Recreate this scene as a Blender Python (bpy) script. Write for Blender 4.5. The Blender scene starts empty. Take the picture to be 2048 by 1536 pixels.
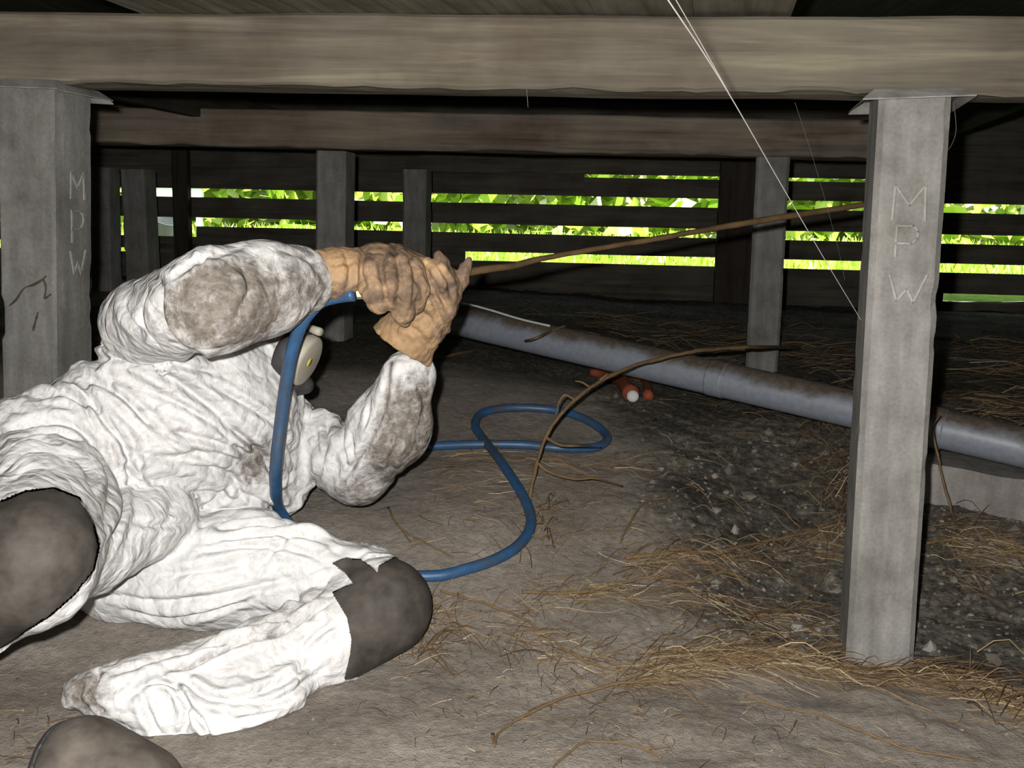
import bpy, math, random
import numpy as np
from mathutils import Vector, Matrix

random.seed(7); RNG = np.random.default_rng(7)
scene = bpy.context.scene
COL = scene.collection

# ------------------------------------------------------------------ camera, world, lights, exposure
F = 2000.0                                   # focal length in pixels of the 2048 x 1536 frame
PITCH, ROLL = math.radians(9.03), math.radians(1.3)
CAM = np.array([0.0, 0.0, 0.85])
_f = np.array([0, math.cos(PITCH), -math.sin(PITCH)]); _u = np.array([0, math.sin(PITCH), math.cos(PITCH)]); _r = np.array([1.0, 0, 0])
CR = math.cos(ROLL) * _r + math.sin(ROLL) * _u
CU = -math.sin(ROLL) * _r + math.cos(ROLL) * _u
cam_data = bpy.data.cameras.new('camera'); cam = bpy.data.objects.new('camera', cam_data); COL.objects.link(cam)
cam_data.sensor_width = 36.0; cam_data.lens = 36.0 * F / 2048.0; cam_data.clip_start = 0.02; cam_data.clip_end = 300
m = Matrix.Identity(4)
for i in range(3):
    m[i][0], m[i][1], m[i][2], m[i][3] = CR[i], CU[i], -_f[i], CAM[i]
cam.matrix_world = m
scene.camera = cam

vs = scene.view_settings
vs.view_transform = 'Standard'; vs.look = 'None'; vs.gamma = 1.0; vs.use_curve_mapping = False
vs.exposure = 0.0

world = bpy.data.worlds.new('daylight'); scene.world = world; world.use_nodes = True
bg = world.node_tree.nodes['Background']; bg.inputs[0].default_value = (0.80, 0.90, 1.0, 1); bg.inputs[1].default_value = 2.4

sun_d = bpy.data.lights.new('sun', 'SUN'); sun_d.energy = 12.5; sun_d.angle = math.radians(1.0); sun_d.color = (1.0, 0.95, 0.86)
sun = bpy.data.objects.new('sun', sun_d); COL.objects.link(sun)
sun.rotation_euler = Vector((0.45, 0.75, -1.0)).to_track_quat('-Z', 'Y').to_euler()   # from behind the house on to the lawn

# the camera's own flash: a small tube above and to the left of the lens
fl_d = bpy.data.lights.new('camera_flash', 'POINT'); fl_d.energy = 265.0; fl_d.shadow_soft_size = 0.012; fl_d.color = (1.0, 0.965, 0.92)
fl = bpy.data.objects.new('camera_flash', fl_d); COL.objects.link(fl)
fl.location = Vector(CAM) + Vector(CR) * -0.045 + Vector(CU) * 0.045 + Vector(_f) * 0.01


# ------------------------------------------------------------------ projection helpers (the photograph's frame -> places at a stated distance)
def ray(px, py):
    return _f + (px - 1024.0) / F * CR - (py - 768.0) / F * CU
def P(px, py, Y):
    d = ray(px, py)
    return CAM + d * (Y / d[1])
def pxm(px, py, Y):                          # metres per pixel at that place
    return Y / ray(px, py)[1] / F
def proj(p):
    q = np.asarray(p) - CAM
    z = q @ _f
    return 1024 + F * (q @ CR) / z, 768 - F * (q @ CU) / z

# ------------------------------------------------------------------ noise in numpy
def _hash(ix, iy, iz, s=0):
    h = (ix.astype(np.int64) * 374761393 + iy.astype(np.int64) * 668265263 + iz.astype(np.int64) * 2147483647 + s * 974634777) & 0xffffffff
    h = ((h ^ (h >> 13)) * 1274126177) & 0xffffffff
    h = ((h ^ (h >> 16)) * 2246822519) & 0xffffffff
    return ((h ^ (h >> 15)) & 0xffffff) / float(0xffffff)
def vnoise(p, s=0):
    p = np.asarray(p, float); i = np.floor(p); f = p - i; f = f * f * f * (f * (f * 6 - 15) + 10)
    ix, iy, iz = i[..., 0], i[..., 1], i[..., 2]
    r = 0
    for dx in (0, 1):
        wx = f[..., 0] if dx else 1 - f[..., 0]
        for dy in (0, 1):
            wy = f[..., 1] if dy else 1 - f[..., 1]
            for dz in (0, 1):
                wz = f[..., 2] if dz else 1 - f[..., 2]
                r = r + wx * wy * wz * _hash(ix + dx, iy + dy, iz + dz, s)
    return r
def fbm(p, o=4, s=0):
    a, t, r = 0.5, 0, 0; p = np.asarray(p, float)
    for k in range(o):
        r = r + a * (vnoise(p * 2 ** k + 17.3 * k, s + k) - 0.5); a *= 0.5
    return r * 2
def worley(p, s=0):
    p = np.asarray(p, float); i = np.floor(p)
    f1 = np.full(p.shape[:-1], 9.0); f2 = f1.copy()
    for dx in (-1, 0, 1):
        for dy in (-1, 0, 1):
            for dz in (-1, 0, 1):
                cx, cy, cz = i[..., 0] + dx, i[..., 1] + dy, i[..., 2] + dz
                q = np.stack([cx + _hash(cx, cy, cz, s), cy + _hash(cx, cy, cz, s + 1), cz + _hash(cx, cy, cz, s + 2)], -1)
                d = np.linalg.norm(p - q, axis=-1)
                f2 = np.minimum(f2, np.maximum(f1, d)); f1 = np.minimum(f1, d)
    return f1, f2
def sstep(x, a, b):
    t = np.clip((x - a) / (b - a), 0, 1); return t * t * (3 - 2 * t)

# ------------------------------------------------------------------ object helpers
def link(o, parent=None):
    COL.objects.link(o)
    if parent is not None: o.parent = parent
    return o
def tag(o, label=None, cat=None, group=None, kind=None):
    if label: o['label'] = label
    if cat: o['category'] = cat
    if group: o['group'] = group
    if kind: o['kind'] = kind
    return o
def obj(name, verts, faces, mat, parent=None, smooth=False):
    me = bpy.data.meshes.new(name)
    me.from_pydata([tuple(map(float, v)) for v in verts], [], [tuple(map(int, f)) for f in faces])
    if smooth: me.polygons.foreach_set('use_smooth', [True] * len(me.polygons))
    me.update()
    if mat: me.materials.append(mat)
    return link(bpy.data.objects.new(name, me), parent)
def empty(name, loc=(0, 0, 0)):
    o = bpy.data.objects.new(name, None); o.location = loc; o.empty_display_size = 0.1
    return link(o)

class MB:
    def __init__(self): self.v = []; self.f = []
    def add(self, v, f):
        n = len(self.v); self.v.extend([tuple(x) for x in v]); self.f.extend([tuple(i + n for i in q) for q in f])
    def build(self, name, mat, parent=None, smooth=False): return obj(name, self.v, self.f, mat, parent, smooth)
    def box(self, c, ax, ay, az):            # centre and three half-axis vectors
        c, ax, ay, az = map(np.asarray, (c, ax, ay, az))
        v = [c + sx * ax + sy * ay + sz * az for sx in (-1, 1) for sy in (-1, 1) for sz in (-1, 1)]
        self.add(v, [(0, 1, 3, 2), (4, 6, 7, 5), (0, 4, 5, 1), (2, 3, 7, 6), (0, 2, 6, 4), (1, 5, 7, 3)])
    def tube(self, pts, rad, sides=6, cap=True):
        pts = np.asarray(pts, float); n = len(pts)
        rad = np.full(n, rad) if np.isscalar(rad) else np.asarray(rad, float)
        t = np.gradient(pts, axis=0); t /= np.linalg.norm(t, axis=1)[:, None] + 1e-12
        ref = np.array([0, 0, 1.0]) if abs(t[0][2]) < 0.9 else np.array([1.0, 0, 0])
        vs_, u = [], None
        for i in range(n):
            u = (ref if u is None else u); u = u - t[i] * (u @ t[i]); u /= np.linalg.norm(u) + 1e-12
            w = np.cross(t[i], u)
            for k in range(sides):
                a = 2 * math.pi * k / sides
                vs_.append(pts[i] + rad[i] * (math.cos(a) * u + math.sin(a) * w))
        fs = []
        for i in range(n - 1):
            for k in range(sides):
                k2 = (k + 1) % sides
                fs.append((i * sides + k, i * sides + k2, (i + 1) * sides + k2, (i + 1) * sides + k))
        if cap:
            fs.append(tuple(range(sides))[::-1]); fs.append(tuple((n - 1) * sides + k for k in range(sides)))
        self.add(vs_, fs)
def spline(pts, n=8):
    p = np.asarray(pts, float); q = np.vstack([2 * p[0] - p[1], p, 2 * p[-1] - p[-2]]); out = []
    for i in range(1, len(q) - 2):
        for k in range(n):
            t = k / n
            out.append(0.5 * ((2 * q[i]) + (-q[i - 1] + q[i + 1]) * t + (2 * q[i - 1] - 5 * q[i] + 4 * q[i + 1] - q[i + 2]) * t * t + (-q[i - 1] + 3 * q[i] - 3 * q[i + 1] + q[i + 2]) * t ** 3))
    out.append(p[-1]); return np.array(out)

# ------------------------------------------------------------------ materials
def srgb(r, g, b):
    def c(x):
        x /= 255.0; return x / 12.92 if x <= 0.04045 else ((x + 0.055) / 1.055) ** 2.4
    return (c(r), c(g), c(b), 1)
def material(name, rough=0.8, spec=0.3):
    mt = bpy.data.materials.new(name); mt.use_nodes = True
    b = mt.node_tree.nodes['Principled BSDF']; b.inputs['Roughness'].default_value = rough; b.inputs['Specular IOR Level'].default_value = spec
    return mt, mt.node_tree, b
def N(nt, t, **kw):
    n = nt.nodes.new(t)
    for k, v in kw.items():
        if k.startswith('i_'): n.inputs[int(k[2:])].default_value = v
        else: setattr(n, k, v)
    return n
def coords(nt, scale=(1, 1, 1), loc=(0, 0, 0)):
    tc = N(nt, 'ShaderNodeTexCoord'); mp = N(nt, 'ShaderNodeMapping')
    mp.inputs['Scale'].default_value = scale; mp.inputs['Location'].default_value = loc
    nt.links.new(tc.outputs['Object'], mp.inputs[0]); return mp.outputs[0]
def noise(nt, vec, scale, detail=5, rough=0.55, dist=0.0):
    n = N(nt, 'ShaderNodeTexNoise'); n.inputs['Scale'].default_value = scale; n.inputs['Detail'].default_value = detail
    n.inputs['Roughness'].default_value = rough; n.inputs['Distortion'].default_value = dist
    nt.links.new(vec, n.inputs['Vector']); return n.outputs['Fac']
def ramp(nt, fac, stops, interp='LINEAR'):
    r = N(nt, 'ShaderNodeValToRGB'); r.color_ramp.interpolation = interp
    e = r.color_ramp.elements
    while len(e) > 1: e.remove(e[0])
    e[0].position, e[0].color = stops[0]
    for p_, c_ in stops[1:]:
        x = e.new(p_); x.color = c_
    nt.links.new(fac, r.inputs[0]); return r.outputs[0]
def mix(nt, fac, a, b, mode='MIX'):
    n = N(nt, 'ShaderNodeMix', data_type='RGBA', blend_type=mode)
    for s, v in ((0, fac), (6, a), (7, b)):
        if isinstance(v, (int, float, tuple)): n.inputs[s].default_value = v
        else: nt.links.new(v, n.inputs[s])
    return n.outputs[2]
def mathn(nt, op, a, b=0.0):
    n = N(nt, 'ShaderNodeMath', operation=op)
    for s, v in ((0, a), (1, b)):
        if isinstance(v, (int, float)): n.inputs[s].default_value = v
        else: nt.links.new(v, n.inputs[s])
    return n.outputs[0]
def bump(nt, bsdf, h, strength, dist=0.01):
    b = N(nt, 'ShaderNodeBump'); b.inputs['Strength'].default_value = strength; b.inputs['Distance'].default_value = dist
    nt.links.new(h, b.inputs['Height']); nt.links.new(b.outputs[0], bsdf.inputs['Normal']); return b
def attr(nt, name):
    a = N(nt, 'ShaderNodeAttribute'); a.attribute_name = name; return a.outputs['Fac']
def g(v, r=1.0, b=1.0): return (v * r, v, v * b, 1)

def mat_concrete(name, v=0.25, warm=1.03):
    mt, nt, b = material(name, 0.9, 0.2)
    c = coords(nt)
    n1 = noise(nt, c, 9, 6, 0.6); n2 = noise(nt, coords(nt, (9, 9, 1.3)), 3.5, 4); n3 = noise(nt, c, 140, 2, 0.6)
    col = ramp(nt, n1, [(0.30, g(v * 0.70, warm, 0.90)), (0.5, g(v, warm, 0.94)), (0.72, g(v * 1.28, warm * 0.99, 0.96))])
    col = mix(nt, 0.55, col, ramp(nt, n2, [(0.32, g(0.36)), (0.55, g(0.55)), (0.7, g(0.72))]), 'OVERLAY')
    col = mix(nt, 0.35, col, ramp(nt, n3, [(0.3, g(0.35)), (0.7, g(0.65))]), 'OVERLAY')
    nt.links.new(col, b.inputs['Base Color'])
    bump(nt, b, mathn(nt, 'ADD', mathn(nt, 'MULTIPLY', n3, 0.4), n1), 0.35, 0.006)
    return mt
def mat_timber(name, v=0.115, tint=(1.13, 0.80), along=0, light=1.5, bumpy=0.5):
    mt, nt, b = material(name, 0.9, 0.15)
    sc = [14, 14, 14]; sc[along] = 1.0
    sc2 = [60, 60, 60]; sc2[along] = 2.0
    c1 = noise(nt, coords(nt, sc), 1.6, 6, 0.6, 0.6); c2 = noise(nt, coords(nt, sc2), 1.2, 3, 0.6); c3 = noise(nt, coords(nt), 3.0, 4, 0.6)
    col = ramp(nt, c1, [(0.28, g(v * 0.45, tint[0] * 1.05, tint[1])), (0.42, g(v * 0.85, tint[0], tint[1])), (0.58, g(v * 1.1, tint[0], tint[1])), (0.75, g(v * light, tint[0] * 0.98, tint[1] * 0.95))])
    col = mix(nt, 0.35, col, ramp(nt, c2, [(0.3, g(0.3)), (0.7, g(0.7))]), 'OVERLAY')
    col = mix(nt, 0.9, col, ramp(nt, c3, [(0.3, g(0.28, 1.1, 0.9)), (0.5, g(0.5)), (0.75, g(0.66, 0.96, 0.92))]), 'OVERLAY')
    nt.links.new(col, b.inputs['Base Color'])
    bump(nt, b, mathn(nt, 'ADD', c1, mathn(nt, 'MULTIPLY', c2, 0.4)), bumpy, 0.012)
    return mt
def mat_plain(name, col, rough=0.7, spec=0.3, var=0.25, scale=30, bmp=0.2):
    mt, nt, b = material(name, rough, spec)
    n = noise(nt, coords(nt), scale, 4, 0.6)
    c = ramp(nt, n, [(0.3, tuple(x * (1 - var) for x in col[:3]) + (1,)), (0.7, tuple(min(1, x * (1 + var)) for x in col[:3]) + (1,))])
    nt.links.new(c, b.inputs['Base Color'])
    if bmp: bump(nt, b, n, bmp, 0.004)
    return mt

M = {}
M['concrete'] = mat_concrete('stump_concrete', 0.165)
M['concrete_b'] = mat_concrete('stump_concrete_grey', 0.122, 1.02)
M['pale_letter'] = mat_concrete('pale_letter_concrete', 0.24); M['pale_letter_b'] = mat_concrete('pale_letter_concrete_grey', 0.165, 1.02)  # raised letters, toned paler than the concrete of their stump
M['concrete_c'] = mat_concrete('stump_concrete_plain', 0.15, 1.01)
M['beam'] = mat_timber('bearer_timber', 0.088, (1.14, 0.78), 0, 1.7)
M['beam_far'] = mat_timber('far_bearer_timber', 0.125, (1.20, 0.80), 0, 1.3)
M['plank'] = mat_timber('wall_board_timber', 0.075, (1.10, 0.82), 0, 1.3)
M['stud'] = mat_timber('stud_timber', 0.035, (1.2, 0.8), 2, 1.3)
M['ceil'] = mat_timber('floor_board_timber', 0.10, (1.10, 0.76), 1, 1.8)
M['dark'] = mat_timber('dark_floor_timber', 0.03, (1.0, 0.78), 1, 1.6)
M['galv'] = mat_plain('galvanised_sheet', (0.17, 0.165, 0.155, 1), 0.6, 0.4, 0.35, 24)
M['rust'] = mat_plain('rusty_bolt', (0.16, 0.10, 0.07, 1), 0.9, 0.2)

# ------------------------------------------------------------------ the ground
def gprof(x, y):
    zl = np.interp(y, [0.5, 1.85, 2.05, 2.2, 2.45, 2.75, 3.3, 4.2, 6.5, 7], [-0.01, 0.0, 0.075, 0.15, 0.19, 0.225, 0.34, 0.345, 0.44, 0.45])
    zm = np.interp(y, [0.5, 1.8, 2.1, 2.5, 2.8, 3.2, 4.2, 6.5, 7], [-0.01, 0.0, 0.07, 0.18, 0.23, 0.30, 0.315, 0.43, 0.43])
    zr = np.interp(y, [0.5, 1.9, 2.15, 2.5, 2.75, 3.1, 4.2, 6.5, 7], [-0.01, -0.005, 0.005, 0.10, 0.17, 0.26, 0.29, 0.40, 0.40])
    a = sstep(x, -0.15, 0.3); b = sstep(x, 0.35, 0.75)
    return (zl * (1 - a) + zm * a) * (1 - b) + zr * b
def gz(x, y):
    x = np.asarray(x, float); y = np.asarray(y, float)
    z = 0
    for d in (-0.09, -0.03, 0.03, 0.09): z = z + gprof(x + d * 0.5, y + d) / 4
    p = np.stack([x, y, 0 * x], -1)
    z = z + 0.016 * fbm(p * 3.1, 4, 3) + 0.012 * fbm(p * 13, 3, 9) * sstep(x, 0.0, 0.5)
    return z
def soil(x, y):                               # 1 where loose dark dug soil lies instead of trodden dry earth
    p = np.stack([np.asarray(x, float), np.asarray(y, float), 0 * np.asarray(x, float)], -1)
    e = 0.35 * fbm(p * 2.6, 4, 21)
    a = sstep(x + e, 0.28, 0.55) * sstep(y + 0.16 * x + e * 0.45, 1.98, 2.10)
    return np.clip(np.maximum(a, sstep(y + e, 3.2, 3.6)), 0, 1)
_gx, _gy = np.arange(-2.4, 3.0, 0.012), np.arange(0.6, 7.0, 0.012); _gh = gz(*np.meshgrid(_gx, _gy, indexing='ij'))
def gzi(x, y):                                # the same heights read from a table
    u = np.clip((np.asarray(x) + 2.4) / 0.012, 0, len(_gx) - 1.001); v = np.clip((np.asarray(y) - 0.6) / 0.012, 0, len(_gy) - 1.001)
    i = u.astype(int); j = v.astype(int); a = u - i; b = v - j
    return _gh[i, j] * (1 - a) * (1 - b) + _gh[i + 1, j] * a * (1 - b) + _gh[i, j + 1] * (1 - a) * b + _gh[i + 1, j + 1] * a * b
def G(px, py):
    d = ray(px, py); lo, hi = 0.8, 6.9
    ts = np.linspace(lo, hi, 300); q = CAM + np.outer(ts / d[1], d)
    s = q[:, 2] - gzi(q[:, 0], q[:, 1]); i = np.argmax(s < 0)
    if s[i] >= 0: i = 299
    return q[i] if i == 0 else q[i - 1] + (q[i] - q[i - 1]) * s[i - 1] / (s[i - 1] - s[i] + 1e-9)

xs = np.concatenate([np.linspace(-4.6, -1.6, 20)[:-1], np.linspace(-1.6, 2.0, 330), np.linspace(2.0, 4.6, 20)[1:]])
ys = np.concatenate([np.linspace(-2.6, 0.9, 14)[:-1], np.linspace(0.9, 3.4, 240), np.linspace(3.4, 6.9, 110)[1:]])
XX, YY = np.meshgrid(xs, ys, indexing='ij')
ZZ = gz(XX, YY); SO = soil(XX, YY)
pp = np.stack([XX, YY, 0 * XX], -1)
f1, f2 = worley(pp * 34, 5); f1b, _ = worley(pp * 75, 8)
ZZ = ZZ + SO * (0.020 * (0.5 - f1) * sstep(fbm(pp * 6, 3, 2), -0.15, 0.25) + 0.005 * (0.5 - f1b)) + (1 - SO) * (0.0022 * fbm(pp * 40, 3, 4) + 0.0018 * (0.5 - f1b))
nx, ny = XX.shape
gv = np.stack([XX, YY, ZZ], -1).reshape(-1, 3)
idx = np.arange(nx * ny).reshape(nx, ny)
gf = np.stack([idx[:-1, :-1], idx[1:, :-1], idx[1:, 1:], idx[:-1, 1:]], -1).reshape(-1, 4)

mt, nt, b = material('earth', 0.95, 0.12)
c = coords(nt); n1 = noise(nt, c, 4.5, 7, 0.62); n2 = noise(nt, c, 55, 5, 0.65); n3 = noise(nt, c, 260, 2)
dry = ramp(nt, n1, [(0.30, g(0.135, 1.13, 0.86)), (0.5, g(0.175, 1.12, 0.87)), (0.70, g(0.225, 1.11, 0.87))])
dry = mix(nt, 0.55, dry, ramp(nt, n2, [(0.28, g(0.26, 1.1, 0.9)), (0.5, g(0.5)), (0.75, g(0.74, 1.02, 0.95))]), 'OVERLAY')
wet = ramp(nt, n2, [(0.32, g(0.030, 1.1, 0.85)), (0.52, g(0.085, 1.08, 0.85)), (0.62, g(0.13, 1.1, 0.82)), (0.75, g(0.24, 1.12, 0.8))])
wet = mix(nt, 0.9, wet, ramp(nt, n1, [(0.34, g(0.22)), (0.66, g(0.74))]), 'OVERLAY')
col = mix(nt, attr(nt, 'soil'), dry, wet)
nt.links.new(col, b.inputs['Base Color'])
bump(nt, b, mathn(nt, 'ADD', n2, mathn(nt, 'MULTIPLY', n3, 0.5)), 0.55, 0.010)
M['earth'] = mt
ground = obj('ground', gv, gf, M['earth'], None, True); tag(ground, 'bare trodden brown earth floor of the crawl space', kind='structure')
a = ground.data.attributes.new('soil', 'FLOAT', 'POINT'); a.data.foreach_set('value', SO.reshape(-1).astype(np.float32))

# ------------------------------------------------------------------ timber, stumps, wall and floor over
YAW = math.radians(11)
HX = np.array([math.cos(YAW * 0.5), -math.sin(YAW * 0.5), 0.0])       # run of the bearers
HY = np.array([math.sin(YAW), math.cos(YAW), 0.0])                    # run of the floor boards

def beam(name, A, B, ext, h, t, mat, label, cat, seed, wob=0.004):
    # A, B: two points on the lower front edge; the timber carries on by ext past both
    A, B = np.asarray(A), np.asarray(B); ux = (B - A) / np.linalg.norm(B - A); e0, e1 = ext if isinstance(ext, tuple) else (ext, ext); A = A - ux * e0; B = B + ux * e1
    L = np.linalg.norm(B - A); uy = np.array([-ux[1], ux[0], 0.0]); uy /= np.linalg.norm(uy); uz = np.cross(ux, uy)
    n = int(L / 0.03); c = 0.006; prof = []
    corners = [(0, 0), (t, 0), (t, h), (0, h)]
    ring = [(c, 0), (t * .5, 0), (t - c, 0), (t, c), (t, h * .33), (t, h * .66), (t, h - c), (t - c, h), (t * .5, h), (c, h), (0, h - c), (0, h * .75), (0, h * .5), (0, h * .25), (0, c)]
    k = len(ring); V = np.zeros((n + 1, k, 3))
    for i in range(n + 1):
        for j, (y, z) in enumerate(ring): V[i, j] = (L * i / n, y, z)
    q = V.copy(); q[..., 0] *= 0.35
    V[..., 1] += wob * fbm(q * 9, 3, seed); V[..., 2] += wob * 1.1 * fbm(q * 9 + 7, 4, seed + 3)
    q2 = V.copy(); edge = np.isin(np.arange(k), [0, 14, 13])[None, :]
    V[..., 2] += np.where(edge, np.abs(fbm(V * np.array([7, 1, 1]), 3, seed + 9)) * 0.014, 0)
    fs = [(i * k + j, (i + 1) * k + j, (i + 1) * k + (j + 1) % k, i * k + (j + 1) % k) for i in range(n) for j in range(k)]
    fs += [tuple(range(k)), tuple(n * k + j for j in range(k))[::-1]]
    o = obj(name, V.reshape(-1, 3), fs, mat)
    mw = Matrix.Identity(4)
    for r_ in range(3): mw[r_][0], mw[r_][1], mw[r_][2], mw[r_][3] = ux[r_], uy[r_], uz[r_], A[r_]
    o.matrix_world = mw
    return tag(o, label, cat), ux
front_beam, BX = beam('timber_bearer', P(0, 166, 2.17), P(2048, 193, 1.93), 1.2, 0.143, 0.10, M['beam'], 'thick weathered grey-brown timber beam resting on the two lettered stumps', 'beam', 1)
far_beam, _ = beam('timber_bearer', P(300, 290, 4.22), P(1700, 318, 4.06), (2.0, 0.22), 0.150, 0.10, M['beam_far'], 'dim brown timber beam further back, behind and below the thick front beam', 'beam', 5)

def stump(top, bot, w, yaw, label, seed, mat, spall=0.004, cham=0.011):
    top, bot = np.asarray(top), np.asarray(bot); uz = top - bot; L = np.linalg.norm(uz); uz /= L
    ux = np.array([math.cos(yaw), -math.sin(yaw), 0.0]); uy = np.cross(uz, ux); uy /= np.linalg.norm(uy); ux = np.cross(uy, uz)
    h = w / 2; c = cham; q = h * 0.5
    ring = [(-h + c, -h), (-q, -h), (0, -h), (q, -h), (h - c, -h), (h, -h + c), (h, -q), (h, 0), (h, q), (h, h - c), (h - c, h), (0, h), (-h + c, h), (-h, h - c), (-h, q), (-h, 0), (-h, -q), (-h, -h + c)]
    k = len(ring); low = -0.12; n = int((L - low) / 0.014); V = np.zeros((n + 1, k, 3))
    for i in range(n + 1):
        for j, (x, y) in enumerate(ring): V[i, j] = (x, y, low + (L - low) * i / n)
    d = fbm(V * np.array([14, 14, 9]), 4, seed)
    isedge = np.array([abs(abs(x) - h) < 1e-6 and abs(abs(y) - (h - c)) < 1e-6 or abs(abs(y) - h) < 1e-6 and abs(abs(x) - (h - c)) < 1e-6 for x, y in ring])
    amt = 0.0012 * d - np.where(isedge[None], spall * sstep(d, 0.12, 0.5), 0)
    r_ = V[..., :2]; V[..., :2] = r_ * (1 + amt[..., None] / h)
    fs = [(i * k + j, i * k + (j + 1) % k, (i + 1) * k + (j + 1) % k, (i + 1) * k + j) for i in range(n) for j in range(k)]
    fs += [tuple(range(k))[::-1], tuple(n * k + j for j in range(k))]
    o = obj('concrete_stump', V.reshape(-1, 3), fs, mat)
    mw = Matrix.Identity(4)
    for r0 in range(3): mw[r0][0], mw[r0][1], mw[r0][2], mw[r0][3] = ux[r0], uy[r0], uz[r0], bot[r0]
    o.matrix_world = mw
    return tag(o, label, 'post'), L, ux, uy, uz, bot

STROKES = {
    'M': [[(-.5, 0), (-.46, 1)], [(-.46, 1), (0, .42)], [(0, .42), (.46, 1)], [(.46, 1), (.5, 0)]],
    'P': [[(-.42, 0), (-.42, 1)], [(-.42, 1), (.25, 1)], [(.25, 1), (.45, .82)], [(.45, .82), (.42, .58)], [(.42, .58), (.2, .42)], [(.2, .42), (-.42, .42)]],
    'W': [[(-.55, 1), (-.3, .05)], [(-.3, .05), (0, .5)], [(0, .5), (.22, 0)], [(.22, 0), (.58, 1)]],
}
def letter(ch, parent, face, u, v, wid, hgt, h, mat):
    mb = MB(); s = 0.0038; e = 0.0026
    for (a_, b_) in STROKES[ch]:
        a_ = np.array([u + a_[0] * wid, v + a_[1] * hgt]); b_ = np.array([u + b_[0] * wid, v + b_[1] * hgt])
        d = (b_ - a_) / np.linalg.norm(b_ - a_); n_ = np.array([-d[1], d[0]]); a_ = a_ - d * s * .6; b_ = b_ + d * s * .6
        low = [a_ - n_ * s * 1.3, b_ - n_ * s * 1.3, b_ + n_ * s * 1.3, a_ + n_ * s * 1.3]
        hi = [a_ - n_ * s * .55, b_ - n_ * s * .55, b_ + n_ * s * .55, a_ + n_ * s * .55]
        def to3(p_, ex): return (p_[0], -h - ex, p_[1]) if face == 'front' else (h + ex, p_[0], p_[1])
        mb.add([to3(p_, -0.003) for p_ in low] + [to3(p_, e) for p_ in hi], [(4, 5, 6, 7), (0, 1, 5, 4), (1, 2, 6, 5), (2, 3, 7, 6), (3, 0, 4, 7)])
    return mb.build('letter', mat, parent)
def ant_cap(parent, L, w, drop=0.022):
    mb = MB(); h = w / 2 + 0.012; t = 0.0012; z = L
    mb.box((0, 0, z - 0.001), (h, 0, 0), (0, h, 0), (0, 0, t))
    e = 0.022
    for sx, sy in ((1, 0), (-1, 0), (0, 1), (0, -1)):
        d = np.array([sx, sy, 0.0]); s_ = np.array([-sy, sx, 0.0])
        for off in (0.0, ):
            a0 = d * h - s_ * h; a1 = d * h + s_ * h; b1 = d * (h + e) + s_ * (h + e); b0 = d * (h + e) - s_ * (h + e)
            top = [np.array([*q[:2], z - 0.001 + t]) for q in (a0, a1)] + [np.array([*q[:2], z - drop * random.uniform(.7, 1.1)]) for q in (b1, b0)]
            bot_ = [q - np.array([0, 0, 2 * t]) for q in top]
            mb.add(top + bot_, [(0, 1, 2, 3), (7, 6, 5, 4), (0, 3, 7, 4), (1, 5, 6, 2), (3, 2, 6, 7), (0, 4, 5, 1)])
    return mb.build('ant_cap', M['galv'], parent)

W = 0.130
# right front stump, its lettered face turned to the camera
tR, bR = P(1819, 190, 2.0), P(1752, 1262, 1.97)
sR, LR, *_ = stump(tR, bR, W, YAW, 'pale grey concrete stump with raised letters MPW on its broad face, near the pipe', 11, M['concrete'])
for ch, pc, hp, wd in (('M', (1814, 440), 66, 60), ('P', (1808, 512), 58, 46), ('W', (1808, 604), 52, 60)):
    q = P(pc[0], pc[1], 1.94); lv = np.array((sR.matrix_world.inverted() @ Vector(q)))
    letter(ch, sR, 'front', lv[0], lv[2], wd * 0.00098, hp * 0.00098, W / 2, M['pale_letter'])
ant_cap(sR, LR, W)
tL, bL = P(90, 170, 2.225), P(100, 1120, 2.225)
sL, LL, *_ = stump(tL, bL, W * 1.04, YAW, 'concrete stump with chipped corner and cracks behind the person in white', 17, M['concrete_b'], 0.005, 0.006)
for ch, pc, hp in (('M', (142, 396), 50), ('P', (140, 488), 62), ('W', (144, 556), 46)):
    q = P(pc[0], pc[1], 2.10); lv = np.array((sL.matrix_world.inverted() @ Vector(q)))
    letter(ch, sL, 'side', 0.012, lv[2], 0.048, hp * 0.00108, W * 0.52, M['pale_letter_b'])
ant_cap(sL, LL, W)
# cracks in the front face of the left stump
M['crack'] = mat_plain('crack_grime', (0.05, 0.045, 0.036, 1), 1.0, 0.05, 0.3, 60, 0)
def crack(px_pts):
    iw = sL.matrix_world.inverted(); o_ = np.array(iw @ Vector(CAM)); pts = []
    for x_, y_ in spline(np.array([(a0, a1, 0) for a0, a1 in px_pts], float), 4)[:, :2]:
        q_ = np.array(iw @ Vector(P(x_, y_, 2.2))) - o_; t = (-W * 0.52 - o_[1]) / q_[1]; pts.append(o_ + q_ * t)
    mb = MB(); u_ = np.linspace(0, 1, len(pts)); mb.tube(pts, 0.0012 + 0.0018 * np.abs(np.sin(u_ * 7)), 6); mb.build('crack', M['crack'], sL)
crack([(18, 612), (32, 600), (48, 577), (66, 570), (84, 560), (92, 552)]); crack([(86, 556), (92, 575), (90, 596), (102, 588)]); crack([(66, 662), (72, 640), (76, 625)])
def far_stump(pt, pb, Yt, w, label, seed):
    top = P(*pt, Yt); b0 = G(*pb); b0 = P(pb[0], pb[1], Yt); b0[2] = min(b0[2], float(gz(b0[0], b0[1])) + 0.01)
    o, L, *_ = stump(top, b0, w, YAW, label, seed, M['concrete_c'])
    return o
far_stump((672, 304), (668, 692), 4.26, W, 'dim concrete stump behind the gloves, under the back beam', 23)
far_stump((1545, 316), (1522, 738), 4.12, W, 'dim concrete stump rising behind the pipe, left of the lettered stump', 29)
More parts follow.
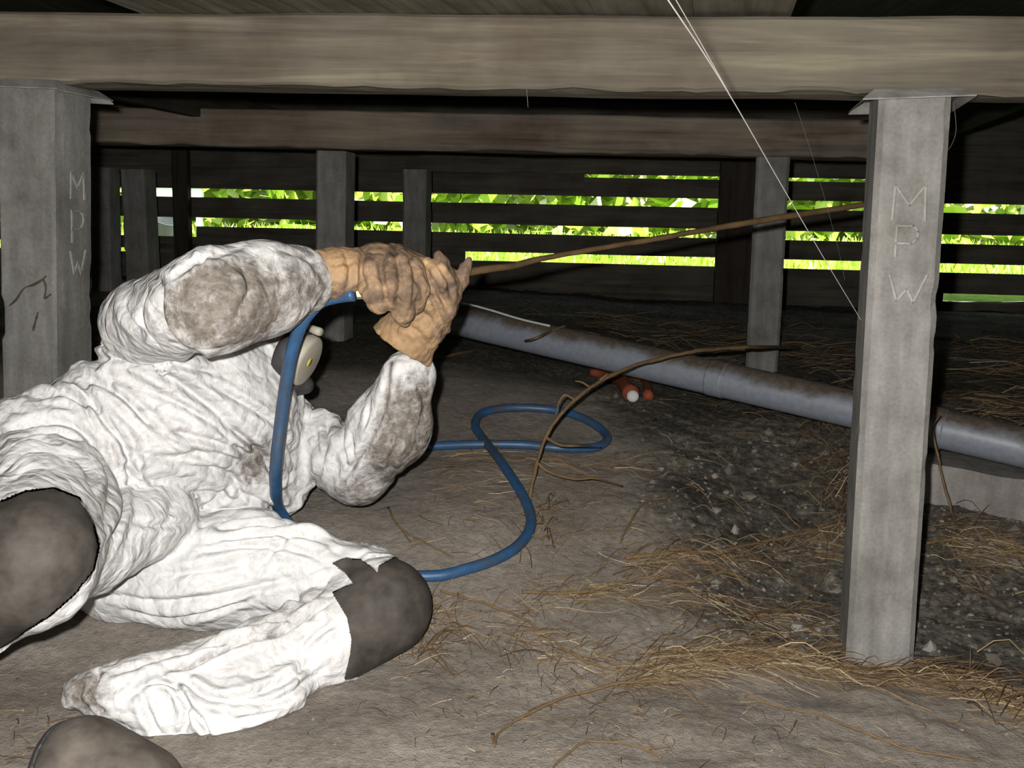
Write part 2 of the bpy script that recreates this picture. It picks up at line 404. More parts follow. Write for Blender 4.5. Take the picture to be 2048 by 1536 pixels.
far_stump((835, 340), (833, 560), 5.5, W, 'shadowy narrow stump just right of the one behind the gloves', 31)
far_stump((276, 340), (286, 520), 5.6, 0.140, 'shadowy stump in front of the gap with the white tub, far left', 37)
far_stump((208, 336), (212, 520), 5.9, W, 'shadowy stump beside the cracked stump, furthest to the left at the back', 41)

# slatted wall at the back, gaps open to the garden
def wall_pt(px, py):
    d = ray(px, py); n_ = np.array([0.09, 1.0, 0]); t = (6.5 - 0.0) / (d @ n_) ; return CAM + d * t
WX = np.array([1.0, -0.09, 0]); WX /= np.linalg.norm(WX); WN = np.array([0.09, 1.0, 0]); WN /= np.linalg.norm(WN)
zs = {k: wall_pt(1150, y)[2] for k, y in {'t1': 348, 't0': 354.5, 'a1': 392, 'a0': 410, 'b1': 452, 'b0': 470, 'c1': 508, 'c0': 526, 'd1': 566, 'd0': 582}.items()}
wall = empty('wall_back', tuple(wall_pt(1024, 600))); tag(wall, 'dark horizontal timber boards with open gaps showing bright garden', kind='structure')
wc = np.array(wall.location)
def plank(z0, z1, x0=-4.4, x1=4.2, dz=0.0, name='plank'):
    # x0, x1 along the wall from the point of the wall at x = 0
    base = wall_pt(1024, 500); mb = MB(); n = 26; t = 0.022
    ctr = base + WX * (x0 + x1) / 2; ctr[2] = (z0 + z1) / 2
    hw, hh = (x1 - x0) / 2, (z1 - z0) / 2
    V = []; 
    for i in range(n + 1):
        x = -hw + 2 * hw * i / n
        for (y, z) in ((-t / 2, -hh), (t / 2, -hh), (t / 2, hh), (-t / 2, hh)):
            e = 0.0025 * float(fbm(np.array([[x * 2.1, z * 9 + z0 * 20, 3.3]]), 3, 13)[0])
            V.append((x, y, z + e + dz * x))
    fs = [(i * 4 + j, (i + 1) * 4 + j, (i + 1) * 4 + (j + 1) % 4, i * 4 + (j + 1) % 4) for i in range(n) for j in range(4)]
    fs += [(0, 1, 2, 3), (n * 4 + 3, n * 4 + 2, n * 4 + 1, n * 4)]
    o = obj(name, V, fs, M['plank'], None)
    mw = Matrix.Identity(4)
    for r0 in range(3): mw[r0][0], mw[r0][1], mw[r0][2], mw[r0][3] = WX[r0], WN[r0], (0, 0, 1)[r0], ctr[r0]
    o.parent = wall; o.matrix_parent_inverse = Matrix.Translation(-wall.location); o.matrix_basis = mw
    return o
plank(zs['t1'] + 0.085, zs['t1'] + 0.30); plank(zs['t1'] + 0.30, zs['t1'] + 0.52)
xt = lambda px: float((wall_pt(px, 400) - wall_pt(1024, 400)) @ WX)
plank(zs['t1'], zs['t1'] + 0.085)                                  # board above the narrow top gap
plank(zs['a1'], zs['t0'], xt(1165), xt(1728)); plank(zs['a1'], zs['t1'] + 0.002, -4.4, xt(1165)); plank(zs['a1'], zs['t1'] + 0.002, xt(1728), 4.2)
plank(zs['b1'], zs['a0']); 
plank(zs['c1'], zs['b0'], xt(390), 4.2); plank(zs['c1'] - 0.03, zs['b0'] - 0.07, xt(215), xt(390)); plank(zs['c1'], zs['b0'], -4.4, xt(215))
plank(zs['d1'], zs['c0'], xt(930), 4.2); plank(zs['d1'], zs['c1'] + 0.002, xt(250), xt(930)); plank(zs['d1'], zs['c0'], -4.4, xt(250))
plank(zs['d0'] - 0.20, zs['d0'], xt(1900), 4.2); plank(zs['d0'] - 0.2, zs['d1'] + 0.002, -4.4, xt(1900))
def stud(px0, px1, zlo, zhi, off=-0.045):
    a_, b_ = wall_pt(px0, 450), wall_pt(px1, 450); mb = MB(); c_ = (a_ + b_) / 2 + WN * off; c_[2] = (zlo + zhi) / 2
    mb.box(c_ - wc, (b_ - a_) / 2 * np.array([1, 1, 0]), WN * 0.03, (0, 0, (zhi - zlo) / 2)); return mb.build('stud', M['stud'], wall)
stud(1433, 1505, 0.3, 1.5); stud(356, 386, 0.3, 1.5); stud(1730, 1765, 0.3, 1.5)
# other sides of the crawl space, out of view, keep the daylight out
def slab(name, lo, hi, mat, label):
    mb = MB(); lo, hi = np.array(lo, float), np.array(hi, float); h = (hi - lo) / 2
    mb.box((lo + hi) / 2, (h[0], 0, 0), (0, h[1], 0), (0, 0, h[2])); return tag(mb.build(name, mat), label, kind='structure')
slab('wall_left', (-4.62, -2.7, -0.3), (-4.55, 6.9, 1.75), M['plank'], 'dark boarded side wall of the crawl space, left')
slab('wall_right', (4.55, -2.7, -0.3), (4.62, 6.4, 1.75), M['plank'], 'dark boarded side wall of the crawl space, right')
slab('wall_front', (-4.6, -2.7, -0.3), (4.6, -2.62, 1.75), M['plank'], 'dark boarded wall behind the camera')
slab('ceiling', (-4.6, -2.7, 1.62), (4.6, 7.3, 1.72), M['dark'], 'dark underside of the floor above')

# floor boards lying on the bearer, running away from the camera
ztop = float((front_beam.matrix_world @ Vector((2.4, 0, 0.143)))[2])
fb = empty('trim_1', (0, 0, 0)); tag(fb, 'stained boards lying across the top of the front beam', kind='structure')
xa = P(222, 34, 2.03)[0]; xb = P(1592, 34, 2.0)[0]; nb = 7
for i in range(nb):
    x0 = xa + (xb - xa) * i / nb; x1 = xa + (xb - xa) * (i + 1) / nb - 0.004
    sh = np.array([math.sin(YAW), math.cos(YAW), 0]); ctr = np.array([(x0 + x1) / 2, 2.03, ztop + 0.013 + random.uniform(0, .004)])
    mb = MB(); mb.box((0, 0, 0), ((x1 - x0) / 2, 0, 0), (0, 1.2, 0), (0, 0, 0.011))
    o = mb.build('plank', M['ceil'], fb); o.location = ctr + sh * -0.75; o.rotation_euler = (0, 0, -YAW)
# joists under the floor on either side, higher than the boards
for i, (x, lab) in enumerate(((-1.75, 'dark floor joist above the cracked stump, at the top corner'), (1.35, 'dark floor joist above the lettered stump, at the top corner'))):
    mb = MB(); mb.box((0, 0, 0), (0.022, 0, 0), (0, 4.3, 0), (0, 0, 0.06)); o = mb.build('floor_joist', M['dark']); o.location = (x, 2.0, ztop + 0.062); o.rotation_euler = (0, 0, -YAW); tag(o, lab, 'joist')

# ------------------------------------------------------------------ the garden outside
mt, nt, b = material('grass', 0.9, 0.1)
c = coords(nt); n1 = noise(nt, c, 3.2, 6, 0.75); n2 = noise(nt, c, 18, 5, 0.75)
col = ramp(nt, mathn(nt, 'ADD', mathn(nt, 'MULTIPLY', n1, 0.5), mathn(nt, 'MULTIPLY', n2, 0.5)), [(0.36, (0.06, 0.13, 0.010, 1)), (0.48, (0.14, 0.25, 0.015, 1)), (0.58, (0.24, 0.36, 0.03, 1)), (0.72, (0.45, 0.55, 0.14, 1))])
nt.links.new(col, b.inputs['Base Color']); M['grass'] = mt
gx = np.linspace(-14, 14, 90); gy = np.linspace(6.75, 24, 70); LX, LY = np.meshgrid(gx, gy, indexing='ij')
lp = np.stack([LX, LY, 0 * LX], -1)
LZ = 0.40 + 0.035 * (LY - 6.75) + 0.0028 * (LY - 6.75) ** 2 + 0.08 * fbm(lp * 0.7, 3, 2) + 0.03 * fbm(lp * 5, 2, 6)
ii = np.arange(LX.size).reshape(LX.shape)
lawn = obj('lawn', np.stack([LX, LY, LZ], -1).reshape(-1, 3), np.stack([ii[:-1, :-1], ii[1:, :-1], ii[1:, 1:], ii[:-1, 1:]], -1).reshape(-1, 4), M['grass'], None, True)
tag(lawn, 'sunlit bright green lawn outside the slatted wall', kind='structure')
# hedge of leaf clumps behind the lawn
mb = MB()
hrng = np.random.default_rng(3)
for k in range(7000):
    x = hrng.uniform(-9, 9); z = hrng.uniform(0.6, 3.4); y = 13.0 + 0.9 * hrng.random() + 0.5 * math.sin(x * 1.7) - 0.2 * z
    d1 = hrng.normal(size=3); d1 /= np.linalg.norm(d1); d2 = np.cross(d1, hrng.normal(size=3)); d2 /= np.linalg.norm(d2)
    s = hrng.uniform(0.10, 0.24); p0 = np.array([x, y, z])
    mb.add([p0 - d1 * s, p0 + d2 * s * .5, p0 + d1 * s, p0 - d2 * s * .5], [(0, 1, 2, 3)])
mt, nt, b = material('hedge_leaf', 0.6, 0.3)
rnd = N(nt, 'ShaderNodeNewGeometry').outputs['Random Per Island']
nt.links.new(ramp(nt, rnd, [(0.0, (0.17, 0.30, 0.02, 1)), (0.5, (0.36, 0.52, 0.05, 1)), (0.85, (0.58, 0.68, 0.14, 1)), (1.0, (0.8, 0.8, 0.6, 1))]), b.inputs['Base Color'])
for i_ in range(60):                                                # inner twigs and leaf mass
    x0_ = -9 + 18 * i_ / 60; x1_ = x0_ + 0.3; y0_ = 13.7 + 0.5 * math.sin(x0_ * 1.7); y1_ = 13.7 + 0.5 * math.sin(x1_ * 1.7)
    mb.add([(x0_, y0_, 0.5), (x1_, y1_, 0.5), (x1_, y1_ - 0.5, 3.2), (x0_, y0_ - 0.5, 3.2)], [(0, 1, 2, 3)])
hedge = mb.build('hedge_leaves', mt); tag(hedge, 'leafy green hedge beyond the lawn seen through the wall gaps', 'hedge', kind='stuff')
mb = MB()
for k in range(9000):
    x = hrng.uniform(-8, 8); y = 7.05 + 5.9 * hrng.random(); z = 0.40 + 0.035 * (y - 6.75) + 0.0028 * (y - 6.75) ** 2
    a_ = hrng.uniform(0, 6.28); h_ = hrng.uniform(0.05, 0.13); w_ = hrng.uniform(0.006, 0.018) * (1 + (y - 7) * .2); lx, ly = hrng.normal(size=2) * 0.05
    mb.add([(x - w_ * math.cos(a_), y - w_ * math.sin(a_), z - 0.03), (x + w_ * math.cos(a_), y + w_ * math.sin(a_), z - 0.03), (x + lx, y + ly, z + h_)], [(0, 1, 2)])
tag(mb.build('grass_blades', mt), 'long bright grass blades standing on the lawn outside', 'grass', kind='stuff')
# pale things outside at the left
M['white'] = mat_plain('white_painted', (0.8, 0.8, 0.82, 1), 0.6, 0.3, 0.05, 5, 0)
mb = MB(); q = wall_pt(352, 395); d = ray(345, 392); pw = CAM + d * (11.5 / d[1])
mb.box((0, 0, 0), (0.34, 0, 0), (0, 0.05, 0), (0, 0, 0.10)); mb.box((0, 0, 0.12), (0.37, 0, 0), (0, 0.08, 0), (0, 0, 0.02)); [mb.box((sx_, 0, -0.35), (0.03, 0, 0), (0, 0.03, 0), (0, 0, 0.27)) for sx_ in (-0.3, 0.3)]
o = mb.build('garden_screen', M['white']); o.location = pw; tag(o, 'pale painted screen out on the lawn, seen through the top gap at the left', 'screen')
mb = MB(); ring = [(0.07, 0), (0.085, 0.16), (0.092, 0.165), (0.092, 0.175), (0.08, 0.175), (0.072, 0.03)]
for s_ in range(20):
    a0, a1 = 2 * math.pi * s_ / 20, 2 * math.pi * (s_ + 1) / 20
    for (r0, z0), (r1, z1) in zip(ring[:-1], ring[1:]):
        mb.add([(r0 * math.cos(a0), r0 * math.sin(a0), z0), (r0 * math.cos(a1), r0 * math.sin(a1), z0), (r1 * math.cos(a1), r1 * math.sin(a1), z1), (r1 * math.cos(a0), r1 * math.sin(a0), z1)], [(0, 1, 2, 3)])
o = mb.build('plastic_tub', M['white'], None, True); q = P(332, 462, 7.25); o.location = (q[0], q[1], q[2] - 0.08); o.rotation_euler = (0.35, 0.25, 0)
tag(o, 'white plastic tub lying outside the square gap at the far left', 'tub')

# ------------------------------------------------------------------ pipe and footing
mt, nt, b = material('pipe_plastic', 0.45, 0.4)
c = coords(nt); n1 = noise(nt, c, 5, 5, 0.65, 0.8); n2 = noise(nt, c, 60, 3, 0.6)
geo = N(nt, 'ShaderNodeNewGeometry'); sp = N(nt, 'ShaderNodeSeparateXYZ'); nt.links.new(geo.outputs['Normal'], sp.inputs[0])
up = mathn(nt, 'ADD', mathn(nt, 'MULTIPLY', sp.outputs['Z'], 0.55), mathn(nt, 'MULTIPLY', n1, 0.9))
msk = ramp(nt, up, [(0.62, g(0)), (0.86, g(1))])
pc_ = ramp(nt, n2, [(0.3, (0.145, 0.165, 0.198, 1)), (0.7, (0.19, 0.21, 0.245, 1))])
nt.links.new(mix(nt, msk, pc_, ramp(nt, n2, [(0.3, (0.045, 0.036, 0.027, 1)), (0.7, (0.095, 0.077, 0.058, 1))])), b.inputs['Base Color'])
nt.links.new(ramp(nt, msk, [(0, g(0.45)), (1, g(0.95))]), b.inputs['Roughness'])
M['pipe'] = mt
pa, pb = P(860, 628, 3.62), P(2048, 895, 2.62); pd = pb - pa; pb = pb + pd * 0.35
pipe = empty('drain_pipe', tuple(pa)); tag(pipe, 'blue-grey plastic drain pipe with soil on top crossing behind the lettered stump', 'pipe')
def ptube(t0, t1, r, name, side=28):
    mb = MB(); pts = [pa * 0 + (pb - pa) * t for t in np.linspace(t0, t1, 12)]; mb.tube(pts, r, side); return mb.build(name, M['pipe'], pipe, True)
ptube(0, 1, 0.055, 'pipe_barrel'); ptube(0.635, 0.665, 0.0595, 'coupling'); ptube(0.405, 0.425, 0.0575, 'coupling')
# concrete footing block below the pipe at the right
f0, f1_, f2_, f3 = P(1838, 925, 2.62), P(2300, 1000, 2.45), P(2300, 1118, 2.45), P(1838, 1022, 2.62)
mb = MB(); back = np.array([0.05, 0.22, 0]); n = 16; V = []
for i in range(n + 1):
    t = i / n; tp = f0 + (f1_ - f0) * t; bt = f3 + (f2_ - f3) * t
    for q in (tp, (tp + bt) / 2, bt, bt + back - np.array([0, 0, .05]), tp + back): V.append(q + 0.008 * np.array([0, 1, 1]) * fbm(q[None] * 11, 3, 4)[0])
fs = [(i * 5 + j, i * 5 + (j + 1) % 5, (i + 1) * 5 + (j + 1) % 5, (i + 1) * 5 + j) for i in range(n) for j in range(5)] + [tuple(range(5)), tuple(n * 5 + j for j in range(5))[::-1]]
M['footing'] = mat_concrete('footing_concrete', 0.16, 1.08)
o = obj('concrete_footing', V, fs, M['footing']); tag(o, 'pale rough concrete ledge under the pipe, right of the lettered stump', 'footing')

# ------------------------------------------------------------------ signed-distance modelling: smooth-blended limbs meshed with surface nets
def sd_cone(p, a, b, r1, r2):
    ba = b - a; l2 = ba @ ba; rr = r1 - r2; a2 = l2 - rr * rr; il2 = 1.0 / l2
    pa_ = p - a; y = pa_ @ ba; z = y - l2
    x = pa_ * l2 - y[..., None] * ba; x2 = np.einsum('...i,...i->...', x, x); y2 = y * y * l2; z2 = z * z * l2
    k = np.sign(rr) * rr * rr * x2
    return np.where(np.sign(z) * a2 * z2 > k, np.sqrt(x2 + z2) * il2 - r2, np.where(np.sign(y) * a2 * y2 < k, np.sqrt(x2 + y2) * il2 - r1, (np.sqrt(np.maximum(x2 * a2 * il2, 0)) + y * rr) * il2 - r1))
def sd_any(p, pr):
    if pr[0] == 'c': return sd_cone(p, *pr[1:5])
    if pr[0] == 'x': return np.max([sd_cone(p, *pr[1:5])] + [(p - c_) @ n_ for c_, n_ in zip(pr[5::2], pr[6::2])], axis=0)       # round cone cut off flat by a plane
    return sd_ell(p, *pr[1:])
def sd_ell(p, c, R, rad):                       # R rows: local axes
    q = (p - c) @ R.T; k0 = np.linalg.norm(q / rad, axis=-1); k1 = np.linalg.norm(q / (rad * rad), axis=-1)
    return k0 * (k0 - 1.0) / (k1 + 1e-9)
def smin(a, b, k):
    if k <= 0: return np.minimum(a, b)
    h = np.clip(0.5 + 0.5 * (b - a) / k, 0, 1); return b + (a - b) * h - k * h * (1 - h)
def eval_groups(pts, groups):
    out = []
    for gname, k, prims in groups:
        d = None
        for pr in prims:
            v = sd_any(pts, pr)
            d = v if d is None else smin(d, v, k)
        out.append(d)
    return np.stack(out)
def bounds(pr):
    if pr[0] in 'cx':
        _, a, b, r1, r2 = pr[:5]; return np.minimum(a - r1, b - r2), np.maximum(a + r1, b + r2)
    _, c, R, rad = pr; m_ = max(rad); return c - m_, c + m_
def mesh_groups(groups, h, K):
    lo = np.min([bounds(p_)[0] for gq in groups for p_ in gq[2]], 0) - 4 * h; hi = np.max([bounds(p_)[1] for gq in groups for p_ in gq[2]], 0) + 4 * h
    n = np.ceil((hi - lo) / h).astype(int) + 1
    Ff = np.full(n, 0.2, np.float32); ax = [lo[i] + h * np.arange(n[i]) for i in range(3)]
    for gname, k, prims in groups:
        glo = np.min([bounds(p_)[0] for p_ in prims], 0); ghi = np.max([bounds(p_)[1] for p_ in prims], 0)
        mg = K + 3 * h
        i0 = np.maximum(((glo - mg - lo) / h).astype(int), 0); i1 = np.minimum(((ghi + mg - lo) / h).astype(int) + 2, n)
        D = np.full(i1 - i0, 0.2, np.float32)
        for pr in prims:
            plo, phi = bounds(pr); m2 = k + K + 3 * h
            j0 = np.maximum(((plo - m2 - lo) / h).astype(int), i0); j1 = np.minimum(((phi + m2 - lo) / h).astype(int) + 2, i1)
            g_ = np.stack(np.meshgrid(ax[0][j0[0]:j1[0]], ax[1][j0[1]:j1[1]], ax[2][j0[2]:j1[2]], indexing='ij'), -1)
            v = sd_any(g_, pr)
            s = tuple(slice(j0[i] - i0[i], j1[i] - i0[i]) for i in range(3))
            D[s] = smin(D[s], v, k)
        s = tuple(slice(i0[i], i1[i]) for i in range(3))
        Ff[s] = smin(Ff[s], D, K)
    ins = Ff < 0
    cs = [ins[i:n[0] - 1 + i, j:n[1] - 1 + j, k:n[2] - 1 + k] for i in (0, 1) for j in (0, 1) for k in (0, 1)]
    cnt = sum(c_.astype(np.int8) for c_ in cs); act = (cnt > 0) & (cnt < 8)
    ci = np.argwhere(act); cid = np.full(act.shape, -1, np.int64); cid[act] = np.arange(len(ci))
    corner = [(i, j, k) for i in (0, 1) for j in (0, 1) for k in (0, 1)]
    vals = np.stack([Ff[ci[:, 0] + i, ci[:, 1] + j, ci[:, 2] + k] for i, j, k in corner], 1)
    acc = np.zeros((len(ci), 3)); num = np.zeros(len(ci))
    for a_ in range(8):
        for b_ in range(a_ + 1, 8):
            if sum(abs(corner[a_][q] - corner[b_][q]) for q in range(3)) != 1: continue
            va, vb = vals[:, a_], vals[:, b_]; x = (va < 0) != (vb < 0)
            t = np.where(x, va / (va - vb + 1e-20), 0)
            acc += np.where(x[:, None], np.array(corner[a_]) + t[:, None] * (np.array(corner[b_]) - np.array(corner[a_])), 0); num += x
    V = lo + h * (ci + acc / num[:, None])
    quads = []
    for d in range(3):
        u_, w_ = [(1, 2), (2, 0), (0, 1)][d]
        sl0 = [slice(1, n[i] - 1) for i in range(3)]; sl0[d] = slice(0, n[d] - 1); sl1 = list(sl0); sl1[d] = slice(1, n[d])
        A_, B_ = ins[tuple(sl0)], ins[tuple(sl1)]; e = np.argwhere(A_ != B_); flip = A_[tuple(e.T)]
        off = np.array([1, 1, 1]); off[d] = 0; e = e + off
        def cell(du, dw):
            q = e.copy(); q[:, u_] -= du; q[:, w_] -= dw; return cid[tuple(q.T)]
        q4 = np.stack([cell(1, 1), cell(0, 1), cell(0, 0), cell(1, 0)], 1)
        q4 = np.where(flip[:, None], q4, q4[:, ::-1]); quads.append(q4)
    return V, np.vstack(quads)
def vnormals(V, Q):
    a_ = V[Q[:, 2]] - V[Q[:, 0]]; b_ = V[Q[:, 3]] - V[Q[:, 1]]; fn = np.cross(a_, b_); n_ = np.zeros_like(V)
    for k in range(4): np.add.at(n_, Q[:, k], fn)
    return n_ / (np.linalg.norm(n_, axis=1)[:, None] + 1e-20)
def relax(V, Q, it=2, f=0.5):
    for _ in range(it):
        s = np.zeros_like(V); c_ = np.zeros(len(V))
        for k in range(4):
            for o_ in (1, 3):
                np.add.at(s, Q[:, k], V[Q[:, (k + o_) % 4]]); np.add.at(c_, Q[:, k], 1)
        V = V + f * (s / c_[:, None] - V)
    return V
def cc(*nodes):                                  # chain of (px, py, Y, radius in px) -> round cones
    out = []
    q = [(P(x, y, Y), r * pxm(x, y, Y)) for x, y, Y, r in nodes]
    if len(q) == 1: q = q + [(q[0][0] + np.array([0.002, 0, 0]), q[0][1] * 0.98)]
    for (a_, ra), (b_, rb) in zip(q[:-1], q[1:]): out.append(('c', a_, b_, ra, rb))
    return out
def dist_poly(px, py, pl):                       # pixel distance to a polyline and arc position 0..1
    pl = np.asarray(pl, float); best = np.full(px.shape, 1e9); bt = np.zeros(px.shape); L = np.concatenate([[0], np.cumsum(np.linalg.norm(np.diff(pl, axis=0), axis=1))])
    for i in range(len(pl) - 1):
        d = pl[i + 1] - pl[i]; l2 = d @ d; t = np.clip(((px - pl[i][0]) * d[0] + (py - pl[i][1]) * d[1]) / l2, 0, 1)
        dd = np.hypot(px - pl[i][0] - t * d[0], py - pl[i][1] - t * d[1]); m_ = dd < best
        best = np.where(m_, dd, best); bt = np.where(m_, (L[i] + t * math.sqrt(l2)) / L[-1], bt)
    return best, bt
def in_poly(px, py, poly):
    r_ = np.zeros(px.shape, bool); n = len(poly)
    for i in range(n):
        x0, y0 = poly[i]; x1, y1 = poly[(i + 1) % n]
        c_ = ((y0 > py) != (y1 > py)) & (px < (x1 - x0) * (py - y0) / (y1 - y0 + 1e-12) + x0); r_ ^= c_
    return r_

# ------------------------------------------------------------------ the person in the white coverall
groups = [
    ('torso', 0.06, cc((10, 935, 1.88, 130), (265, 1105, 2.02, 108)) + cc((120, 950, 1.90, 165), (320, 840, 2.04, 165)) + cc((325, 690, 1.99, 108), (430, 800, 2.12, 150), (535, 890, 2.24, 88))
        + cc((300, 960, 2.08, 120), (480, 960, 2.14, 85)) + cc((430, 900, 2.18, 120), (540, 950, 2.2, 62)) + cc((590, 830, 2.28, 36), (590, 990, 2.2, 26)) + cc((520, 890, 2.12, 55), (505, 960, 2.1, 50))),
    ('hood', 0.03, cc((500, 722, 2.16, 92), (440, 790, 2.16, 90)) + cc((540, 790, 2.17, 40), (600, 850, 2.24, 34)) + cc((525, 740, 2.12, 42), (500, 800, 2.08, 50))),
    ('narm', 0.035, cc((285, 645, 1.93, 84), (425, 606, 1.70, 97), (520, 580, 1.78, 90), (594, 563, 1.85, 72))),
    ('farm', 0.03, cc((560, 880, 2.33, 70), (650, 900, 2.24, 62), (712, 935, 2.17, 72), (775, 860, 2.12, 78), (818, 752, 2.06, 54)) + cc((640, 850, 2.24, 32))),
    ('nleg', 0.03, cc((85, 975, 1.92, 160), (66, 1117, 1.44, 128)) + cc((45, 1150, 1.44, 112), (-230, 1330, 1.56, 85)) + cc((318, 1035, 1.92, 80), (170, 1100, 1.70, 85), (60, 1160, 1.55, 82))),
    ('fthigh', 0.03, cc((240, 1125, 2.05, 120), (500, 1135, 1.98, 108), (740, 1170, 1.90, 76)) + cc((250, 1150, 1.98, 95), (420, 1150, 1.95, 108))),
    ('fshin', 0.03, cc((765, 1214, 1.86, 103), (640, 1290, 1.80, 96), (470, 1365, 1.70, 98), (260, 1395, 1.63, 72), (165, 1388, 1.62, 42)) + cc((330, 1440, 1.60, 52), (460, 1410, 1.62, 66)) + cc((310, 1440, 1.6, 40), (328, 1482, 1.575, 20)) + cc((400, 1440, 1.6, 44), (430, 1468, 1.585, 22)) + cc((470, 1420, 1.62, 60), (560, 1390, 1.66, 60))),
]
BV, BQ = mesh_groups(groups, 0.0040, 0.012)
BV = relax(BV, BQ, 3)
gd = eval_groups(BV, groups); gid = np.argmin(gd, 0); GN = [q[0] for q in groups]
bn = vnormals(BV, BQ); vx, vy = proj(BV); vw = (CAM - BV); vw /= np.linalg.norm(vw, axis=1)[:, None]; facing = (bn * vw).sum(1)
PAD_F = [(664, 1126), (690, 1115), (720, 1118), (742, 1132), (755, 1145), (758, 1130), (780, 1118), (808, 1102), (835, 1085), (920, 1080), (920, 1370), (688, 1360), (700, 1310), (703, 1280), (694, 1235), (664, 1184), (690, 1172), (706, 1166), (690, 1145)]
PAD_N = [(-200, 1010), (0, 1002), (50, 981), (110, 974), (160, 994), (188, 1040), (200, 1090), (190, 1140), (150, 1190), (100, 1234), (50, 1264), (10, 1300), (-60, 1345), (-200, 1400)]
kF, kN = P(765, 1214, 1.86), P(66, 1117, 1.44)
ing = lambda *n_: np.isin(gid, [GN.index(q) for q in n_])
padF = in_poly(vx, vy, PAD_F) & ing('fshin', 'fthigh') & (np.linalg.norm(BV - kF, axis=1) < 0.2)
padN = in_poly(vx, vy, PAD_N) & ing('nleg') & (np.linalg.norm(BV - kN, axis=1) < 0.26) & (facing > -0.1)
pad = padF | padN

